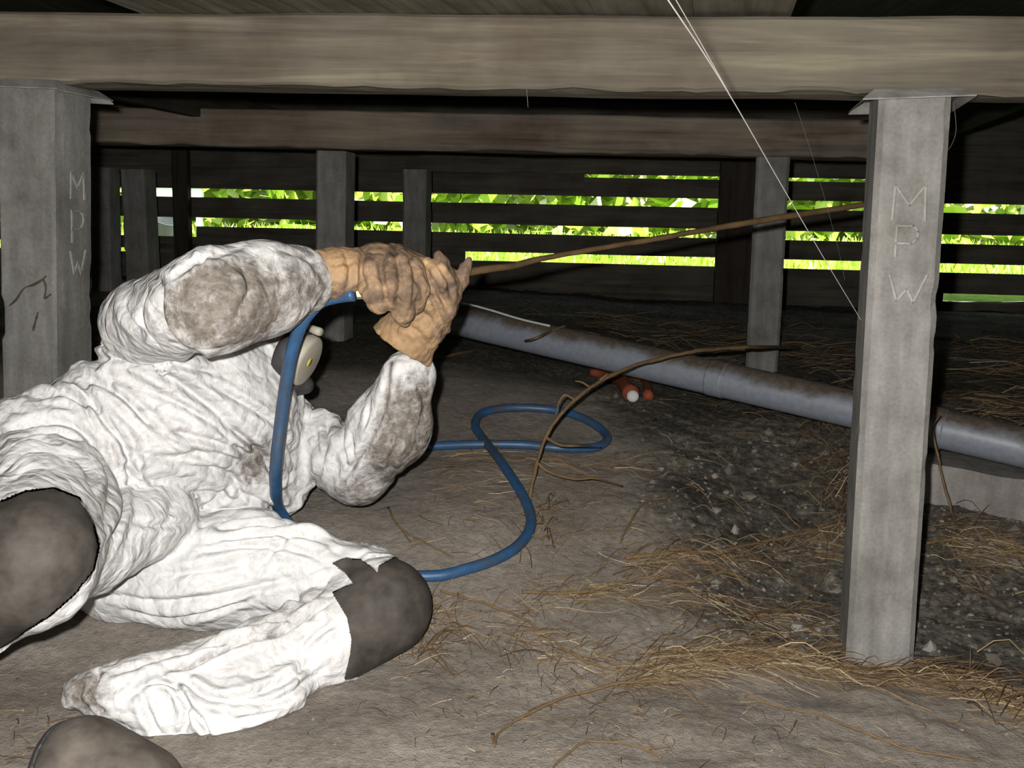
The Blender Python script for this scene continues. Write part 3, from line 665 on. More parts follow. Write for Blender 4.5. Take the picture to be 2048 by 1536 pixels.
# folds: crease lines followed over the cloth, then stretched and crumpled noise
CRE = {
    'torso': [
        ([(110, 742), (190, 716), (280, 728), (380, 780), (470, 860), (545, 940)], 9, 9), ([(160, 748), (240, 790), (300, 850), (360, 900)], 6, 6),
        ([(200, 690), (260, 720), (330, 745)], 6, 6), ([(170, 770), (200, 830), (250, 890), (262, 960), (258, 1040)], 7, 8), ([(60, 800), (130, 790), (200, 815)], 6, 6),
        ([(330, 860), (420, 880), (500, 910), (560, 960)], 6, 6), ([(250, 900), (330, 915), (420, 905), (500, 930)], 7, 6), ([(300, 780), (400, 830), (480, 900), (500, 960)], 6, 6),
        ([(420, 830), (490, 880), (540, 920)], 5, 5), ([(350, 930), (420, 940), (470, 960), (480, 1000)], 7, 7), ([(250, 930), (290, 990), (295, 1050)], 5, 6),
        ([(470, 965), (420, 1010), (360, 1050)], 6, 6), ([(480, 985), (530, 1010), (560, 1030)], 5, 5), ([(20, 860), (90, 840), (150, 850), (190, 890), (215, 960)], 6, 6),
        ([(300, 700), (360, 730), (430, 745)], 6, 6), ([(240, 650), (300, 700), (370, 725)], 7, 7), ([(520, 900), (555, 960), (560, 1020)], 6, 6), ([(400, 760), (480, 800), (560, 860), (590, 920)], 6, 6),
        ([(100, 770), (160, 800), (190, 860)], 5, 5), ([(350, 990), (420, 985), (470, 1000)], 5, 5)],
    'hood': [([(470, 715), (540, 755)], 5, 5), ([(500, 700), (540, 780)], 4, 4), ([(440, 760), (510, 770), (560, 830)], 6, 6), ([(600, 790), (610, 850), (590, 900)], 5, 5)],
    'narm': [([(320, 560), (325, 640), (360, 690), (400, 712)], 7, 8), ([(300, 580), (290, 640), (320, 690)], 5, 5), ([(260, 575), (250, 620), (290, 670)], 6, 6), ([(410, 505), (400, 530)], 5, 5), ([(340, 560), (400, 520), (480, 500)], 5, 3), ([(560, 500), (620, 520), (650, 560)], 6, 3), ([(590, 660), (640, 610), (660, 570)], 5, 3), ([(480, 520), (500, 580), (470, 640)], 7, 2.5)],
    'farm': [([(783, 725), (772, 800), (745, 870), (715, 925), (688, 965)], 5, 6), ([(690, 830), (680, 880), (700, 930)], 5, 5), ([(655, 830), (650, 900), (640, 960)], 5, 5), ([(630, 860), (640, 930), (620, 980)], 5, 5), ([(700, 870), (710, 920), (690, 950)], 4, 4), ([(740, 800), (730, 850)], 4, 3), ([(800, 880), (780, 930), (800, 960)], 6, 3), ([(830, 760), (850, 800), (845, 860)], 6, 2.5)],
    'nleg': [([(200, 900), (235, 960), (240, 1020), (215, 1090), (190, 1150)], 6, 7), ([(120, 880), (190, 920), (215, 990), (210, 1060)], 5, 5), ([(0, 940), (70, 905), (150, 915), (190, 960)], 6, 6), ([(30, 880), (100, 860), (160, 880)], 5, 5), ([(0, 905), (60, 885), (120, 890)], 4, 5), ([(270, 1040), (300, 1050), (390, 1050)], 6, 4), ([(180, 1180), (120, 1225)], 4, 3)],
    'fthigh': [([(440, 1060), (560, 1050), (680, 1070), (790, 1105)], 7, 6), ([(420, 1085), (520, 1075), (640, 1078), (720, 1095)], 6, 6), ([(400, 1105), (500, 1095), (600, 1105), (660, 1130)], 5, 4), ([(200, 1190), (330, 1205), (470, 1185), (600, 1150)], 7, 5), ([(250, 1225), (340, 1240), (430, 1225), (520, 1190)], 5, 4), ([(380, 1060), (470, 1035), (560, 1035), (660, 1055)], 5, 4), ([(520, 1130), (580, 1085), (640, 1085), (690, 1115)], 5, 4), ([(300, 1150), (420, 1140), (500, 1120)], 8, 3)],
    'fshin': [([(330, 1350), (400, 1325), (480, 1285), (570, 1260), (680, 1190)], 5, 7), ([(230, 1345), (330, 1315), (430, 1290), (520, 1265)], 6, 5), ([(380, 1290), (460, 1260), (560, 1245), (640, 1235)], 5, 4), ([(300, 1355), (370, 1370), (430, 1400), (520, 1385), (620, 1330)], 7, 6), ([(250, 1400), (300, 1365), (350, 1375), (375, 1420), (360, 1480)], 6, 7), ([(195, 1350), (183, 1395), (205, 1420)], 5, 6), ([(370, 1395), (400, 1440), (425, 1480)], 5, 6), ([(280, 1380), (300, 1430), (320, 1480)], 6, 5), ([(450, 1410), (560, 1400), (640, 1340)], 7, 4), ([(600, 1300), (660, 1250), (695, 1240)], 6, 4), ([(540, 1180), (600, 1200), (640, 1180), (660, 1140)], 6, 4), ([(500, 1230), (520, 1190), (580, 1160)], 5, 3.5), ([(470, 1440), (560, 1420)], 5, 4)],
}
disp = np.zeros(len(BV))
for gname, lst in CRE.items():
    sel = np.where(ing(gname) & (facing > -0.15))[0]
    for pl, w_, amp in lst:
        pl = spline(np.array([(x, y, 0) for x, y in pl], float), 5)[:, :2]
        d, t = dist_poly(vx[sel], vy[sel], pl)
        fade = np.sin(np.pi * np.clip(t, 0.04, 0.96)) ** 0.5
        # one side of a crease stands up as a soft roll, the other drops
        disp[sel] += fade * amp * (0.0022 if gname in ('fthigh', 'fshin') else 0.0016) * (-1.0 * np.exp(-(d / w_) ** 2) + 0.75 * np.exp(-((d - 2.3 * w_) / (1.5 * w_)) ** 2))
dirs = {'torso': P(560, 980, 2.1) - P(150, 760, 2.0), 'hood': P(560, 860, 2.2) - P(450, 700, 2.1), 'narm': P(640, 560, 1.8) - P(420, 600, 1.7), 'farm': P(820, 730, 2.05) - P(715, 940, 2.17),
        'nleg': P(230, 1060, 1.6) - P(90, 880, 1.8), 'fthigh': P(740, 1140, 1.9) - P(300, 1110, 2.0), 'fshin': P(700, 1240, 1.8) - P(240, 1390, 1.6)}
amps = {'torso': 9.5, 'hood': 6, 'narm': 2.6, 'farm': 5, 'nleg': 6, 'fthigh': 7, 'fshin': 9}
for gname, dv in dirs.items():
    s_ = ing(gname); u_ = dv / np.linalg.norm(dv); q = BV[s_]
    q = q + 0.03 * np.stack([fbm(q * 7, 3, 31), fbm(q * 7, 3, 41), fbm(q * 7, 3, 51)], -1)
    al = q @ u_; pq = q - np.outer(al, u_) * 0.72
    a1, a2 = worley(pq * 8.5, 61); b1, b2 = worley(pq * 17 + 3, 67); w1, w2 = worley(q * 15, 71)
    n2_ = 1 - np.abs(2 * vnoise(pq * 30 + 5, 67) - 1); A_ = amps[gname] * 0.001
    disp[s_] += A_ * (2.4 * (np.clip(a2 - a1, 0, 0.55) - 0.27) + 1.3 * (np.clip(b2 - b1, 0, 0.5) - 0.25) + 0.5 * (n2_ - 0.55)) + A_ * 0.8 * (0.45 - w1)
# flatten towards the knee pads and where cloth is pressed on the ground
soft = np.ones(len(BV))
for pl in (PAD_F, PAD_N):
    d, _ = dist_poly(vx, vy, pl + [pl[0]]); soft = np.where(ing('fshin', 'fthigh', 'nleg'), np.minimum(soft, 0.25 + 0.75 * sstep(d, 0, 40)), soft)
disp *= soft; disp[pad] = 0.0008 * fbm(BV[pad] * 40, 3, 5) - 0.0045
BV2 = BV + bn * disp[:, None]
gl = gz(BV2[:, 0], BV2[:, 1]); BV2[:, 2] = np.where(BV2[:, 2] < gl + 0.003, gl + 0.003 + 0.12 * (BV2[:, 2] - gl), BV2[:, 2])
print('BODY', len(BV), 'min clearance', float((BV2[:, 2] - gl).min()), {n_: float((BV[ing(n_)][:, 2] - gz(BV[ing(n_)][:, 0], BV[ing(n_)][:, 1])).min()) for n_ in GN})

# dirt ground into the cloth: elbows, forearms, shin, seat
def blob(cx, cy, rx, ry, ang=0):
    ca, sa = math.cos(math.radians(ang)), math.sin(math.radians(ang)); dx, dy = vx - cx, vy - cy
    return np.clip(1 - ((dx * ca + dy * sa) / rx) ** 2 - ((-dx * sa + dy * ca) / ry) ** 2, 0, 1)
dirt = np.zeros(len(BV))
dirt = np.maximum(dirt, ing('narm') * np.clip(1.5 * blob(455, 610, 165, 120, -8), 0, 1) * 0.95); dirt = np.maximum(dirt, ing('narm') * blob(600, 580, 120, 120) * 0.75)
dirt = np.maximum(dirt, ing('farm') * np.clip(1.4 * blob(808, 870, 80, 165, 20), 0, 1) * 0.85); dirt = np.maximum(dirt, ing('farm') * blob(720, 985, 130, 50) * 0.7)
dirt = np.maximum(dirt, ing('torso') * blob(505, 920, 45, 85, 15) * 0.75); dirt = np.maximum(dirt, ing('torso', 'nleg') * blob(205, 940, 70, 150, -20) * 0.35)
dirt = np.maximum(dirt, ing('torso', 'hood', 'narm') * (0.22 * blob(300, 830, 330, 180, 25)))
dirt = np.maximum(dirt, ing('fshin') * blob(560, 1220, 160, 85, -25) * 0.42); dirt = np.maximum(dirt, ing('fshin') * blob(165, 1390, 75, 70) * 0.85); dirt = np.maximum(dirt, ing('fshin') * blob(330, 1300, 140, 40, -15) * 0.4)
for gname, pl, w_, a_ in (('farm', [(783, 725), (772, 800), (745, 870), (715, 925), (688, 965)], 5, 0.8), ('fshin', [(330, 1352), (400, 1325), (480, 1285), (570, 1262)], 5, 0.7), ('fshin', [(205, 1345), (190, 1370), (184, 1400)], 5, 1.0),
                          ('narm', [(322, 560), (330, 600), (322, 640)], 4, 0.7), ('torso', [(500, 880), (515, 930), (500, 965)], 9, 0.8), ('torso', [(300, 850), (340, 880), (420, 905)], 6, 0.45), ('nleg', [(205, 960), (200, 1030), (185, 1070)], 8, 0.6)):
    d, t = dist_poly(vx, vy, spline(np.array([(x, y, 0) for x, y in pl], float), 5)[:, :2]); dirt = np.maximum(dirt, ing(gname) * a_ * np.exp(-(d / w_) ** 2))
dirt = np.maximum(dirt, 0.16 * ing('torso', 'hood', 'farm'))
dirt = np.where(facing < -0.2, np.maximum(dirt, 0.3), dirt)

mt, nt, b = material('coverall_cloth', 0.62, 0.25)
c = coords(nt); n1 = noise(nt, c, 46, 6, 0.74, 0.4); n2 = noise(nt, c, 12, 5, 0.6); n3 = noise(nt, c, 90, 4, 0.7)
at = attr(nt, 'dirt')
fac = mathn(nt, 'ADD', mathn(nt, 'MULTIPLY', at, 0.52), mathn(nt, 'ADD', mathn(nt, 'MULTIPLY', n1, 0.95), mathn(nt, 'SUBTRACT', mathn(nt, 'MULTIPLY', n2, 0.30), 0.09)))
white = ramp(nt, n2, [(0.35, (0.54, 0.54, 0.54, 1)), (0.7, (0.64, 0.64, 0.645, 1))])
msk = ramp(nt, fac, [(0.54, g(0)), (0.70, g(0.22)), (0.84, g(0.60)), (1.0, g(0.97))])
brown = ramp(nt, n3, [(0.3, (0.075, 0.064, 0.053, 1)), (0.7, (0.19, 0.165, 0.14, 1))])
nt.links.new(mix(nt, msk, white, brown), b.inputs['Base Color'])
def vor(sc_, warp):
    v1 = N(nt, 'ShaderNodeTexVoronoi'); v1.feature = 'DISTANCE_TO_EDGE'; v1.inputs['Scale'].default_value = sc_
    tn = N(nt, 'ShaderNodeTexNoise'); tn.inputs['Scale'].default_value = 7; tn.inputs['Detail'].default_value = 2; nt.links.new(c, tn.inputs['Vector'])
    ad = N(nt, 'ShaderNodeVectorMath', operation='MULTIPLY_ADD'); nt.links.new(tn.outputs['Color'], ad.inputs[0]); ad.inputs[1].default_value = (warp, warp, warp); nt.links.new(c, ad.inputs[2])
    nt.links.new(ad.outputs[0], v1.inputs['Vector']); return mathn(nt, 'MINIMUM', v1.outputs['Distance'], 0.35)
hgt = mathn(nt, 'ADD', mathn(nt, 'MULTIPLY', vor(17, 0.14), 1.6), mathn(nt, 'ADD', mathn(nt, 'MULTIPLY', vor(36, 0.08), 0.7), mathn(nt, 'MULTIPLY', n2, 1.2)))
bump(nt, b, hgt, 0.45, 0.014)
M['cloth'] = mt
M['rubber'] = mat_plain('dusty_black_rubber', (0.050, 0.044, 0.038, 1), 0.75, 0.3, 0.45, 26, 0.25)
M['leather'] = None

def submesh(V, Q, keepface):
    q = Q[keepface]; u_, inv = np.unique(q, return_inverse=True); return V[u_], inv.reshape(q.shape), u_
qp = pad[BQ].sum(1) >= 3
def mesh_obj(name, V, Q, mat, parent=None, attrs=None):
    me = bpy.data.meshes.new(name); me.vertices.add(len(V)); me.vertices.foreach_set('co', V.astype(np.float32).ravel())
    me.loops.add(Q.size); me.loops.foreach_set('vertex_index', Q.astype(np.int32).ravel()); me.polygons.add(len(Q))
    me.polygons.foreach_set('loop_start', np.arange(0, Q.size, 4, dtype=np.int32))
    me.update(calc_edges=True); me.validate(); me.polygons.foreach_set('use_smooth', [True] * len(me.polygons))
    if mat: me.materials.append(mat)
    for k, v in (attrs or {}).items():
        a_ = me.attributes.new(k, 'FLOAT', 'POINT'); a_.data.foreach_set('value', v.astype(np.float32))
    return link(bpy.data.objects.new(name, me), parent)
# boundary vertices of the pads sit under the torn cloth edge
V1, Q1, u1 = submesh(BV2, BQ, ~qp)
hem = pad[u1]; V1[hem] += bn[u1][hem] * 0.0055
hx, hy = proj(V1[hem]); kk = np.where(hem)[0]
for jv, x_, y_ in zip(kk, hx, hy):
    best = (1e9, 0, 0); pl = PAD_F if np.linalg.norm(V1[jv] - kF) < np.linalg.norm(V1[jv] - kN) else PAD_N
    for (ax_, ay_), (bx_, by_) in zip(pl, pl[1:] + pl[:1]):
        dx_, dy_ = bx_ - ax_, by_ - ay_; t = min(1, max(0, ((x_ - ax_) * dx_ + (y_ - ay_) * dy_) / (dx_ * dx_ + dy_ * dy_))); ex, ey = ax_ + t * dx_ - x_, ay_ + t * dy_ - y_
        if ex * ex + ey * ey < best[0]: best = (ex * ex + ey * ey, ex, ey)
    if best[0] < 100:
        sc_ = ((V1[jv] - CAM) @ _f) / F; V1[jv] += CR * best[1] * sc_ - CU * best[2] * sc_
person = empty('person', tuple(P(240, 1190, 2.0) * np.array([1, 1, 0]))); person.location.z = float(gz(person.location.x, person.location.y))
tag(person, 'person in dirty white hooded coverall, propped on one elbow, holding a long rod', 'person')
po = np.array(person.location)
body = mesh_obj('body', V1 - po, Q1, M['cloth'], person, {'dirt': dirt[u1]})
body['label'] = 'crumpled white hooded coverall with ground-in dirt'
for sel_c, lab in ((kF, 'dark rubber knee pad showing through the torn leg'), (kN, 'dark brown rubber knee pad nearest the camera')):
    fc = BV[BQ].mean(1); near = np.linalg.norm(fc - sel_c, axis=1) < 0.3
    # the pad carries on a little under the cloth
    Vp, Qp, up_ = submesh(BV + bn * -0.0042, BQ, (pad[BQ].any(1)) & near)
    rad_ = sel_c
    o = mesh_obj('knee_pad', Vp - po, Qp, M['rubber'], person); o['label'] = lab

# head inside the hood: face, goggles, respirator
M['skin'] = mat_plain('skin', (0.42, 0.27, 0.20, 1), 0.6, 0.3, 0.1, 20, 0.05)
hc = P(512, 715, 2.16)
hdir = CR * 0.92 - CU * 0.30 + _f * 0.12; hdir /= np.linalg.norm(hdir); hup = CU - hdir * (CU @ hdir); hup /= np.linalg.norm(hup); hsd = np.cross(hdir, hup)
HR = np.stack([hdir, hsd, hup])
def hp(a_, s_, u_): return hc + hdir * a_ + hsd * s_ + hup * u_
face_g = [('face', 0.012, [('e', hp(0.012, 0, 0), HR, np.array([0.092, 0.070, 0.105])), ('c', hp(0.092, 0, 0.012), hp(0.112, 0, -0.018), 0.010, 0.014), ('c', hp(0.085, 0, -0.07), hp(0.075, 0, -0.085), 0.022, 0.022), ('c', hp(0.075, 0.03, 0.03), hp(0.075, -0.03, 0.03), 0.018, 0.018)])]
fv, fq = mesh_groups(face_g, 0.0045, 0.005); fv = relax(fv, fq, 1)
mesh_obj('face', fv - po, fq, M['skin'], person)
M['lens'] = bpy.data.materials.new('clear_lens'); M['lens'].use_nodes = True
lb = M['lens'].node_tree.nodes['Principled BSDF']; lb.inputs['Transmission Weight'].default_value = 0.85; lb.inputs['Roughness'].default_value = 0.06; lb.inputs['Base Color'].default_value = (0.75, 0.82, 0.86, 1); lb.inputs['IOR'].default_value = 1.3
M['strap'] = mat_plain('dark_rubber_strap', (0.03, 0.03, 0.032, 1), 0.6, 0.4, 0.3, 30, 0.1)
gg = [('g', 0.008, [('e', hp(0.095, 0, 0.035), HR, np.array([0.030, 0.062, 0.032]))])]
fv, fq = mesh_groups(gg, 0.004, 0.004); go_ = mesh_obj('goggles', fv - po, fq, M['lens'], person); go_['label'] = 'clear goggles under the hood'
mb = MB(); ringp = [hp(0.082 + 0.012 * abs(math.cos(t)), 0.066 * math.cos(t), 0.035 + 0.036 * math.sin(t)) - po for t in np.linspace(0, 2 * math.pi, 25)]
mb.tube(ringp, 0.006, 8, False); mb.build('goggle_rim', M['strap'], go_, True)
rs = [('r', 0.012, [('e', hp(0.085, 0, -0.028), HR, np.array([0.035, 0.040, 0.036])), ('c', hp(0.10, 0, -0.02), hp(0.118, 0, -0.025), 0.024, 0.020)])]
fv, fq = mesh_groups(rs, 0.004, 0.004); resp = mesh_obj('respirator', fv - po, fq, M['strap'], person); resp['label'] = 'dark rubber half mask respirator'
M['cream'] = mat_plain('cream_filter_plastic', (0.36, 0.335, 0.28, 1), 0.55, 0.35, 0.12, 14, 0.05)
M['yellow'] = mat_plain('yellow_sticker', (0.5, 0.42, 0.06, 1), 0.5, 0.3, 0.1, 20, 0)
def disc(cen, axis, prof, name, mat, parent, n=36):
    axis = axis / np.linalg.norm(axis); e1 = np.cross(axis, [0, 0, 1.0]); e1 /= np.linalg.norm(e1); e2 = np.cross(axis, e1); V = []; fs = []
    for (r_, h_) in prof:
        for k in range(n):
            t = 2 * math.pi * k / n; V.append(cen + axis * h_ + r_ * (math.cos(t) * e1 + math.sin(t) * e2))
    for i in range(len(prof) - 1):
        for k in range(n): fs.append((i * n + k, i * n + (k + 1) % n, (i + 1) * n + (k + 1) % n, (i + 1) * n + k))
    fs.append(tuple(range(n))[::-1]); fs.append(tuple((len(prof) - 1) * n + k for k in range(n)))
    return obj(name, V, fs, mat, parent, True)
dax = CR * 0.88 - CU * 0.42 - _f * 0.14
dc = P(607, 719, 2.10)
fl_o = disc(dc - po, dax, [(0.030, -0.030), (0.034, -0.012), (0.054, -0.010), (0.0565, -0.004), (0.0565, 0.010), (0.054, 0.014), (0.047, 0.016)], 'filter_disc', M['cream'], resp); fl_o['label'] = 'cream round filter disc'
disc(dc - po, dax, [(0.040, -0.052), (0.053, -0.046), (0.056, -0.038), (0.056, -0.012), (0.052, -0.009)], 'filter_housing', M['strap'], resp)
mb = MB(); yc = dc + dax / np.linalg.norm(dax) * 0.0165 - po - _f * 0.004; disc(yc, dax, [(0.010, -0.004), (0.010, 0.0)], 'sticker', M['yellow'], resp, 14)
mb = MB(); q0, q1 = P(612, 654, 2.14) - po, P(640, 664, 2.10) - po; mb.tube([q0, (q0 + q1) / 2, q1], [0.008, 0.009, 0.009], 12); mb.build('valve', M['cream'], resp, True)

# rubber boot of the folded leg
bc_ = cc((165, 1540, 1.36, 104), (262, 1600, 1.33, 108))[0]; bp_ = P(104, 1490, 1.36); bnm = (lambda w: w / np.linalg.norm(w))(-CR + 0.12 * CU + 0.10 * _f)
bg_ = [('b', 0.01, [('x',) + bc_[1:] + (bp_, bnm)])]
fv, fq = mesh_groups(bg_, 0.0045, 0.01); fv = relax(fv, fq, 3); fnn = vnormals(fv, fq); fv = fv + fnn * (0.003 * fbm(fv * 18, 4, 7))[:, None]
gl = gz(fv[:, 0], fv[:, 1]); fv[:, 2] = np.maximum(fv[:, 2], gl + 0.002)
M['boot'] = mat_plain('muddy_boot_rubber', (0.080, 0.070, 0.060, 1), 0.85, 0.2, 0.5, 18, 0.4)
boot = mesh_obj('boot', fv - po, fq, M['boot'], person); boot['label'] = 'muddy rubber boot of the folded leg'
sl_ = [('s', 0.003, [('x', bc_[1], bc_[2], bc_[3] + 0.002, bc_[4] + 0.002, bp_ + bnm * 0.010, bnm, bp_ - bnm * 0.002, -bnm)])]
sv, sq = mesh_groups(sl_, 0.0035, 0.004); sv = relax(sv, sq, 1); sv[:, 2] = np.maximum(sv[:, 2], gz(sv[:, 0], sv[:, 1]) + 0.001); mesh_obj('sole', sv - po, sq, M['strap'], boot)

# leather gloves
mt, nt, b = material('glove_leather', 0.7, 0.3)
c = coords(nt); n1 = noise(nt, c, 18, 6, 0.65, 0.8); n2 = noise(nt, c, 70, 4, 0.6)
col = ramp(nt, n1, [(0.32, (0.075, 0.050, 0.036, 1)), (0.46, (0.17, 0.115, 0.075, 1)), (0.58, (0.28, 0.185, 0.11, 1)), (0.72, (0.42, 0.28, 0.14, 1))])
col = mix(nt, attr(nt, 'tan'), col, (0.34, 0.215, 0.11, 1))
col = mix(nt, 0.4, col, ramp(nt, n2, [(0.3, g(0.35)), (0.7, g(0.65))]), 'OVERLAY')
nt.links.new(col, b.inputs['Base Color']); bump(nt, b, mathn(nt, 'ADD', n2, n1), 0.5, 0.006)
M['leather'] = mt
def glove(name, grp, folds, seed, tanblob, label, amp=0.0035):
    V, Q = mesh_groups([(n_, 0.009, p_) for n_, p_ in grp], 0.0026, 0.006); V = relax(V, Q, 2); nn = vnormals(V, Q)
    gx_, gy_ = proj(V); d_ = np.zeros(len(V)); vw_ = CAM - V; fc_ = (nn * vw_).sum(1) > 0
    for pl, w_, a_ in folds:
        pl = spline(np.array([(x, y, 0) for x, y in pl], float), 5)[:, :2]; d, t = dist_poly(gx_, gy_, pl)
        d_ += np.where(fc_, np.sin(np.pi * np.clip(t, .05, .95)) ** .5 * a_ * 0.001 * (-np.exp(-(d / w_) ** 2) + 0.8 * np.exp(-((d - 2.2 * w_) / (1.3 * w_)) ** 2)), 0)
    q = V + 0.012 * np.stack([fbm(V * 22, 2, seed), fbm(V * 22, 2, seed + 3), fbm(V * 22, 2, seed + 6)], -1)
    w1, w2 = worley(q * np.array([48, 48, 26]), seed)
    d_ += amp * (np.clip(w2 - w1, 0, .5) - .2) * 1.3 + 0.002 * fbm(V * 60, 2, seed)
    cx_, cy_, rx_, ry_ = tanblob; tb = np.clip(1.2 - ((gx_ - cx_) / rx_) ** 2 - ((gy_ - cy_) / ry_) ** 2, 0, 1) * 0.75
    o = mesh_obj(name, V + nn * d_[:, None] - po, Q, M['leather'], person, {'tan': tb}); o['label'] = label; return o
glove('glove', [
    ('cuff', cc((630, 548, 1.87, 48), (668, 547, 1.885, 50), (706, 540, 1.90, 44))), ('palm', cc((712, 545, 1.91, 46), (760, 540, 1.93, 50), (800, 545, 1.95, 46)) + cc((748, 522, 1.93, 34), (800, 528, 1.96, 30), (842, 540, 1.98, 26))),
    ('f1', cc((742, 535, 1.885, 24), (748, 580, 1.865, 25), (757, 608, 1.875, 19), (768, 604, 1.91, 15))), ('f2', cc((770, 530, 1.892, 23), (780, 572, 1.872, 23), (783, 600, 1.885, 18), (790, 596, 1.92, 14))),
    ('f3', cc((800, 530, 1.905, 24), (810, 580, 1.885, 24), (806, 626, 1.90, 20), (808, 640, 1.925, 14))), ('f4', cc((828, 536, 1.925, 22), (838, 580, 1.91, 21), (832, 612, 1.925, 17))),
    ('thumb', cc((735, 520, 1.94, 24), (790, 508, 1.985, 20), (838, 522, 2.0, 15)))],
    [([(690, 505), (700, 545), (690, 590)], 5, 4), ([(728, 500), (722, 545), (735, 590)], 5, 5), ([(770, 500), (762, 540), (775, 600)], 5, 4), ([(790, 505), (800, 550), (795, 610)], 5, 4), ([(820, 515), (830, 560), (825, 615)], 4, 4), ([(660, 530), (710, 525)], 4, 3)],
    5, (680, 525, 50, 40), 'brown leather glove of the near hand, fingers closed on the rod')
glove('glove', [
    ('cuff', [('x',) + cc((770, 730, 2.07, 76), (850, 630, 2.02, 48))[0][1:] + (P(803, 690, 2.04), (lambda w: w / np.linalg.norm(w))(CR * -0.56 - CU * 0.80 + _f * 0.22))]), ('tab', cc((836, 700, 2.035, 24), (850, 722, 2.035, 14))), ('palm', cc((850, 640, 2.025, 52), (872, 600, 2.01, 46), (880, 560, 2.0, 36))),
    ('f1', cc((892, 620, 1.985, 22), (862, 600, 1.965, 21), (838, 578, 1.975, 17))), ('f2', cc((898, 595, 1.98, 21), (872, 566, 1.955, 20), (848, 548, 1.965, 16))), ('f3', cc((900, 570, 1.98, 19), (876, 542, 1.955, 18), (852, 528, 1.965, 14))),
    ('f4', cc((895, 550, 1.985, 16), (884, 526, 1.965, 13), (876, 508, 1.965, 8))), ('thumb', cc((900, 592, 2.0, 22), (920, 562, 2.0, 16), (930, 538, 2.0, 11), (937, 520, 2.0, 7)))],
    [([(845, 530), (870, 570), (895, 620)], 4, 4), ([(835, 560), (865, 600), (880, 640)], 4, 4), ([(870, 520), (895, 560), (905, 600)], 4, 4), ([(810, 650), (850, 630), (870, 660)], 5, 4), ([(780, 640), (830, 660), (860, 700)], 6, 4), ([(880, 650), (890, 680), (870, 710)], 5, 4)],
    15, (800, 680, 75, 50), 'brown leather gauntlet glove of the far hand, gripping the rod')

# ------------------------------------------------------------------ rod, hose
M['rod'] = mat_plain('weathered_brown_rod', (0.085, 0.052, 0.022, 1), 0.75, 0.3, 0.5, 14, 0.3)
rp = spline([P(700, 586, 1.915), P(800, 566, 1.95), P(870, 556, 1.99), P(935, 545, 2.04), P(1020, 532, 2.10), P(1110, 512, 2.17), P(1250, 488, 2.28), P(1400, 462, 2.38), P(1550, 437, 2.48), P(1680, 417, 2.57), P(1760, 404, 2.62)], 8)
mb = MB(); u_ = np.linspace(0, 1, len(rp)); mb.tube(rp + 0.002 * np.stack([0 * u_, fbm(rp * 20, 2, 3), fbm(rp * 20, 2, 6)], -1), 0.009 + 0.003 * np.sin(u_ * 9) * 0.5 + 0.0015 * fbm(rp * 30, 2, 9) - 0.003 * u_, 8)
rod = mb.build('rod', M['rod'], None, True); tag(rod, 'long thin brown rod reaching from the gloves towards the lettered stump', 'rod')
M['brass'] = mat_plain('worn_brass', (0.42, 0.33, 0.16, 1), 0.4, 0.5, 0.2, 30, 0); M['brass'].node_tree.nodes['Principled BSDF'].inputs['Metallic'].default_value = 0.6
mb = MB(); a_, b_ = P(712, 588, 1.865), P(732, 584, 1.87); mb.tube([a_, a_ * .5 + b_ * .5, b_], [0.010, 0.0115, 0.010], 6); mb.build('coupling', M['brass'], rod)
mt, nt, b = material('blue_hose', 0.45, 0.45)
c = coords(nt); n1 = noise(nt, c, 9, 5, 0.65); n2 = noise(nt, c, 60, 3)
nt.links.new(mix(nt, ramp(nt, n1, [(0.48, g(0)), (0.66, g(0.8))]), ramp(nt, n2, [(0.3, (0.018, 0.062, 0.14, 1)), (0.7, (0.027, 0.086, 0.195, 1))]), (0.045, 0.052, 0.06, 1)), b.inputs['Base Color'])
M['hose'] = mt
HRAD = 0.0128
def gp(px, py, up=HRAD): q = G(px, py); q[2] += up; return q
up_part = [P(708, 589, 1.87), P(672, 594, 1.885), P(638, 606, 1.89), P(605, 645, 1.90), P(585, 700, 1.92), P(573, 760, 1.94), P(562, 840, 1.96), P(553, 920, 1.97), P(551, 970, 2.03), P(560, 1022, 2.12)]
q = up_part[-1]; mid = [P(610, 1080, 2.17), P(700, 1130, 2.14)]
gr = [gp(x, y) for x, y in ((790, 1160), (872, 1163), (930, 1150), (990, 1130), (1036, 1102), (1060, 1066), (1058, 1030), (1036, 985), (1000, 930), (965, 885), (950, 858), (966, 834), (1020, 824), (1100, 827), (1160, 842), (1203, 868), (1214, 888), (1188, 904), (1120, 905), (1040, 898), (940, 898), (850, 902), (770, 905), (690, 905))]
hp_ = spline(up_part + mid + gr, 7)
for i in range(len(hp_)):
    zg = float(gzi(hp_[i][0], hp_[i][1])) + HRAD * 0.9
    if hp_[i][2] < zg: hp_[i][2] = zg
mb = MB(); mb.tube(hp_, HRAD, 12); hose = mb.build('hose', M['hose'], None, True); tag(hose, 'blue rubber hose running down from the gloves and looping on the earth', 'hose')

